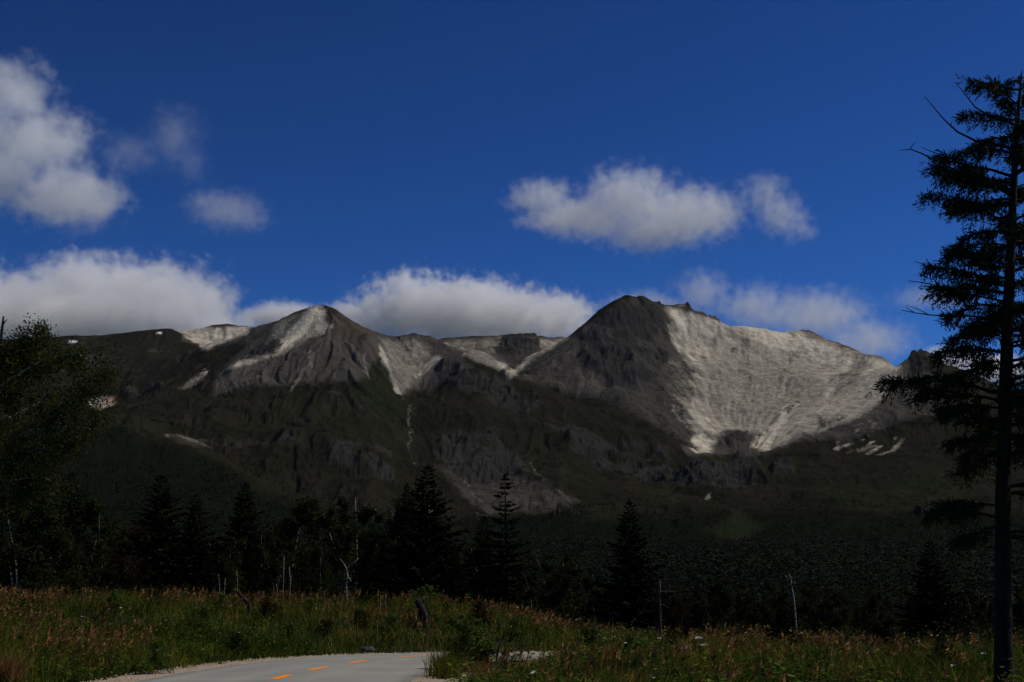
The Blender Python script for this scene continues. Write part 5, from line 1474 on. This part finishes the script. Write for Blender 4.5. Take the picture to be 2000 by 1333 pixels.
def cloud(label, D, blobs, dens=0.0050, detail=0.72, vox=3.2, depth=0.9, seed=0.0, gain=1.35):
    """blobs: (px, py, rx, ry) lobes of the cloud as seen in the photograph; depth: how deep each lobe is next to its width."""
    s = D / FPX * 1.02
    blobs = [(b[0], b[1], b[2] * 1.22, b[3] * 1.2) for b in blobs]
    L = []
    for k, (bx, by, rx, ry) in enumerate(blobs):
        c = at(bx, by, D)
        dy = (((k * 0.618 + seed) % 1.0) - 0.5) * 0.7 * rx * s
        L.append((c + np.array([0, dy, 0]), np.array([rx * s, max(rx * depth, ry) * s, ry * s])))
    ctr = sum(c for c, _ in L) / len(L)
    lo = np.min([c - r * 1.45 for c, r in L], 0) - ctr
    hi = np.max([c + r * 1.45 for c, r in L], 0) - ctr
    span = hi - lo
    res = np.clip((span / (s * vox)).astype(int), 8, 260)
    res[1] = max(8, int(res[1] * 0.6))
    t = bpy.data.node_groups.new('cloud_shape', 'GeometryNodeTree')
    t.interface.new_socket('Geometry', in_out='OUTPUT', socket_type='NodeSocketGeometry')
    nt = NT(t)
    pos = nt.n('GeometryNodeInputPosition').outputs[0]
    ref = float(np.mean([min(r[0], r[2]) for _, r in L]))
    # ragged outline: push the sample point about with noise before measuring the lobes
    def nz(scale, det, off, rough=0.55):
        nd = nt.n('ShaderNodeTexNoise', ins={'Scale': scale, 'Detail': det, 'Roughness': rough})
        add = nt.n('ShaderNodeVectorMath', operation='ADD')
        nt.set(add.inputs[0], pos); nt.set(add.inputs[1], (off + seed * 977.0, off * 1.7, -off * 0.6))
        nt.set(nd.inputs['Vector'], add.outputs[0])
        return nd
    wv = nz(1.1 / ref, 2.0, 300.0).outputs['Color']
    w1 = nt.n('ShaderNodeVectorMath', operation='SUBTRACT'); nt.set(w1.inputs[0], wv); nt.set(w1.inputs[1], (0.5, 0.5, 0.5))
    w2 = nt.n('ShaderNodeVectorMath', operation='MULTIPLY_ADD')
    nt.set(w2.inputs[0], w1.outputs[0]); nt.set(w2.inputs[1], (ref * 1.1, ref * 1.1, ref * 0.8)); nt.set(w2.inputs[2], pos)
    f = None
    for c, r in L:
        a = nt.n('ShaderNodeVectorMath', operation='SUBTRACT'); nt.set(a.inputs[0], w2.outputs[0]); nt.set(a.inputs[1], tuple(map(float, c - ctr)))
        b = nt.n('ShaderNodeVectorMath', operation='DIVIDE'); nt.set(b.inputs[0], a.outputs[0]); nt.set(b.inputs[1], tuple(map(float, r)))
        ln = nt.n('ShaderNodeVectorMath', operation='LENGTH'); nt.set(ln.inputs[0], b.outputs[0])
        v = nt.math('SUBTRACT', 1.0, ln.outputs['Value'])
        if f is None:
            f = v
        else:
            sm = nt.n('ShaderNodeMath', operation='SMOOTH_MAX'); nt.set(sm.inputs[0], f); nt.set(sm.inputs[1], v); sm.inputs[2].default_value = 0.25
            f = sm.outputs[0]
    n1 = nz(2.2 / ref, 8.0, 0.0, 0.68).outputs[0]
    nse = nt.math('MULTIPLY', nt.math('SUBTRACT', n1, 0.5), detail * 3.4)
    d = nt.math('MULTIPLY', nt.math('ADD', f, nse), gain, clamp=True)
    d = nt.math('POWER', d, 1.6)
    vc = nt.n('GeometryNodeVolumeCube', ins={'Density': d, 'Min': tuple(map(float, lo)), 'Max': tuple(map(float, hi)),
              'Resolution X': int(res[0]), 'Resolution Y': int(res[1]), 'Resolution Z': int(res[2])})
    sm = nt.n('GeometryNodeSetMaterial', ins={'Geometry': vc.outputs[0]})
    mat = cloud_material('cloud_droplets', dens)
    sm.inputs['Material'].default_value = mat
    go = nt.n('NodeGroupOutput')
    nt.set(go.inputs[0], sm.outputs[0])
    me = bpy.data.volumes.new('cloud')
    me.materials.append(mat)
    o = link('cloud', me, None, label=label, category='cloud', group='clouds in the sky')
    o.location = tuple(ctr)
    md = o.modifiers.new('shape', 'NODES'); md.node_group = t
    return o

cloud('tall ragged grey-white cloud at the upper left edge of the sky', 9500, [(35, 190, 75, 62), (75, 265, 95, 62), (10, 335, 85, 85), (110, 370, 110, 60), (185, 385, 60, 42), (-70, 280, 100, 130)], dens=0.0042, seed=0.13, gain=1.6, vox=2.8)
cloud('thin faint wisp beside the tall upper-left cloud', 9500, [(345, 270, 55, 65), (368, 318, 38, 40), (250, 300, 70, 40)], dens=0.0008, seed=0.31, detail=0.75)
cloud('small flat grey cloud above the gap left of the pyramid peak', 9500, [(445, 412, 75, 38), (405, 400, 45, 26), (485, 425, 45, 26)], dens=0.0020, seed=0.47)
cloud('broad low cloud bank above the far left ridge', 11500, [(165, 565, 110, 62), (300, 590, 130, 62), (30, 600, 130, 62), (400, 602, 60, 55), (150, 640, 220, 36), (-90, 600, 110, 80), (360, 640, 120, 30)], dens=0.0059, seed=0.59, detail=0.85, gain=1.9, vox=2.5)
cloud('small bright white cloud peeking out left of the pyramid peak', 13500, [(548, 615, 62, 26), (500, 622, 40, 17), (582, 606, 30, 20)], dens=0.0126, seed=0.71, detail=0.45, vox=2.5)
cloud('piled cloud bank behind the saddle between both peaks', 12500, [(800, 598, 85, 62), (900, 612, 110, 56), (1000, 632, 110, 50), (1092, 622, 68, 40), (705, 632, 65, 44), (680, 612, 36, 26), (940, 576, 55, 26), (1100, 606, 50, 22), (790, 560, 40, 24)], dens=0.0084, seed=0.83, detail=0.85, gain=2.0, vox=2.4)
cloud('long floating cloud above the right summit', 9800, [(1058, 392, 62, 34), (1150, 418, 105, 38), (1230, 395, 90, 62), (1340, 410, 100, 55), (1262, 455, 85, 36), (1395, 420, 55, 42), (1100, 420, 80, 26)], dens=0.0042, seed=0.07, gain=1.7, vox=2.6)
cloud('small detached puff right of the long floating cloud', 9800, [(1492, 380, 46, 38), (1528, 415, 52, 44), (1562, 450, 32, 26)], dens=0.0038, seed=0.23)
cloud('hazy cloud rising behind the pale pumice bowl', 12500, [(1372, 575, 58, 44), (1260, 592, 90, 26), (1480, 600, 80, 46), (1590, 622, 105, 48), (1700, 662, 90, 38)], dens=0.0025, seed=0.37)
cloud('faint cloud strip beside the tall spruce', 10500, [(1800, 582, 62, 24), (1850, 590, 50, 20)], dens=0.0017, seed=0.53)
cloud('bright white cloud tip behind the dark right peak', 13500, [(1842, 700, 40, 24), (1880, 706, 40, 26), (1950, 720, 70, 30)], dens=0.0126, seed=0.67)

# thin mountain air between the viewer and the range
bm = bmesh.new()
bmesh.ops.create_cube(bm, size=1.0)
me = bpy.data.meshes.new('haze'); bm.to_mesh(me); bm.free()
m = bpy.data.materials.new('thin_air'); m.use_nodes = True; m.node_tree.nodes.clear()
nt = NT(m.node_tree); o = nt.n('ShaderNodeOutputMaterial')
nt.set(o.inputs['Volume'], nt.n('ShaderNodeVolumePrincipled', ins={'Color': (0.80, 0.88, 1.0), 'Density': HAZE, 'Anisotropy': 0.0}).outputs[0])
hz_ = link('haze', me, m, kind='stuff', label='thin clear mountain air filling the valley')
hz_.location = (0, 2650, 420); hz_.scale = (8800, 5900, 1000)
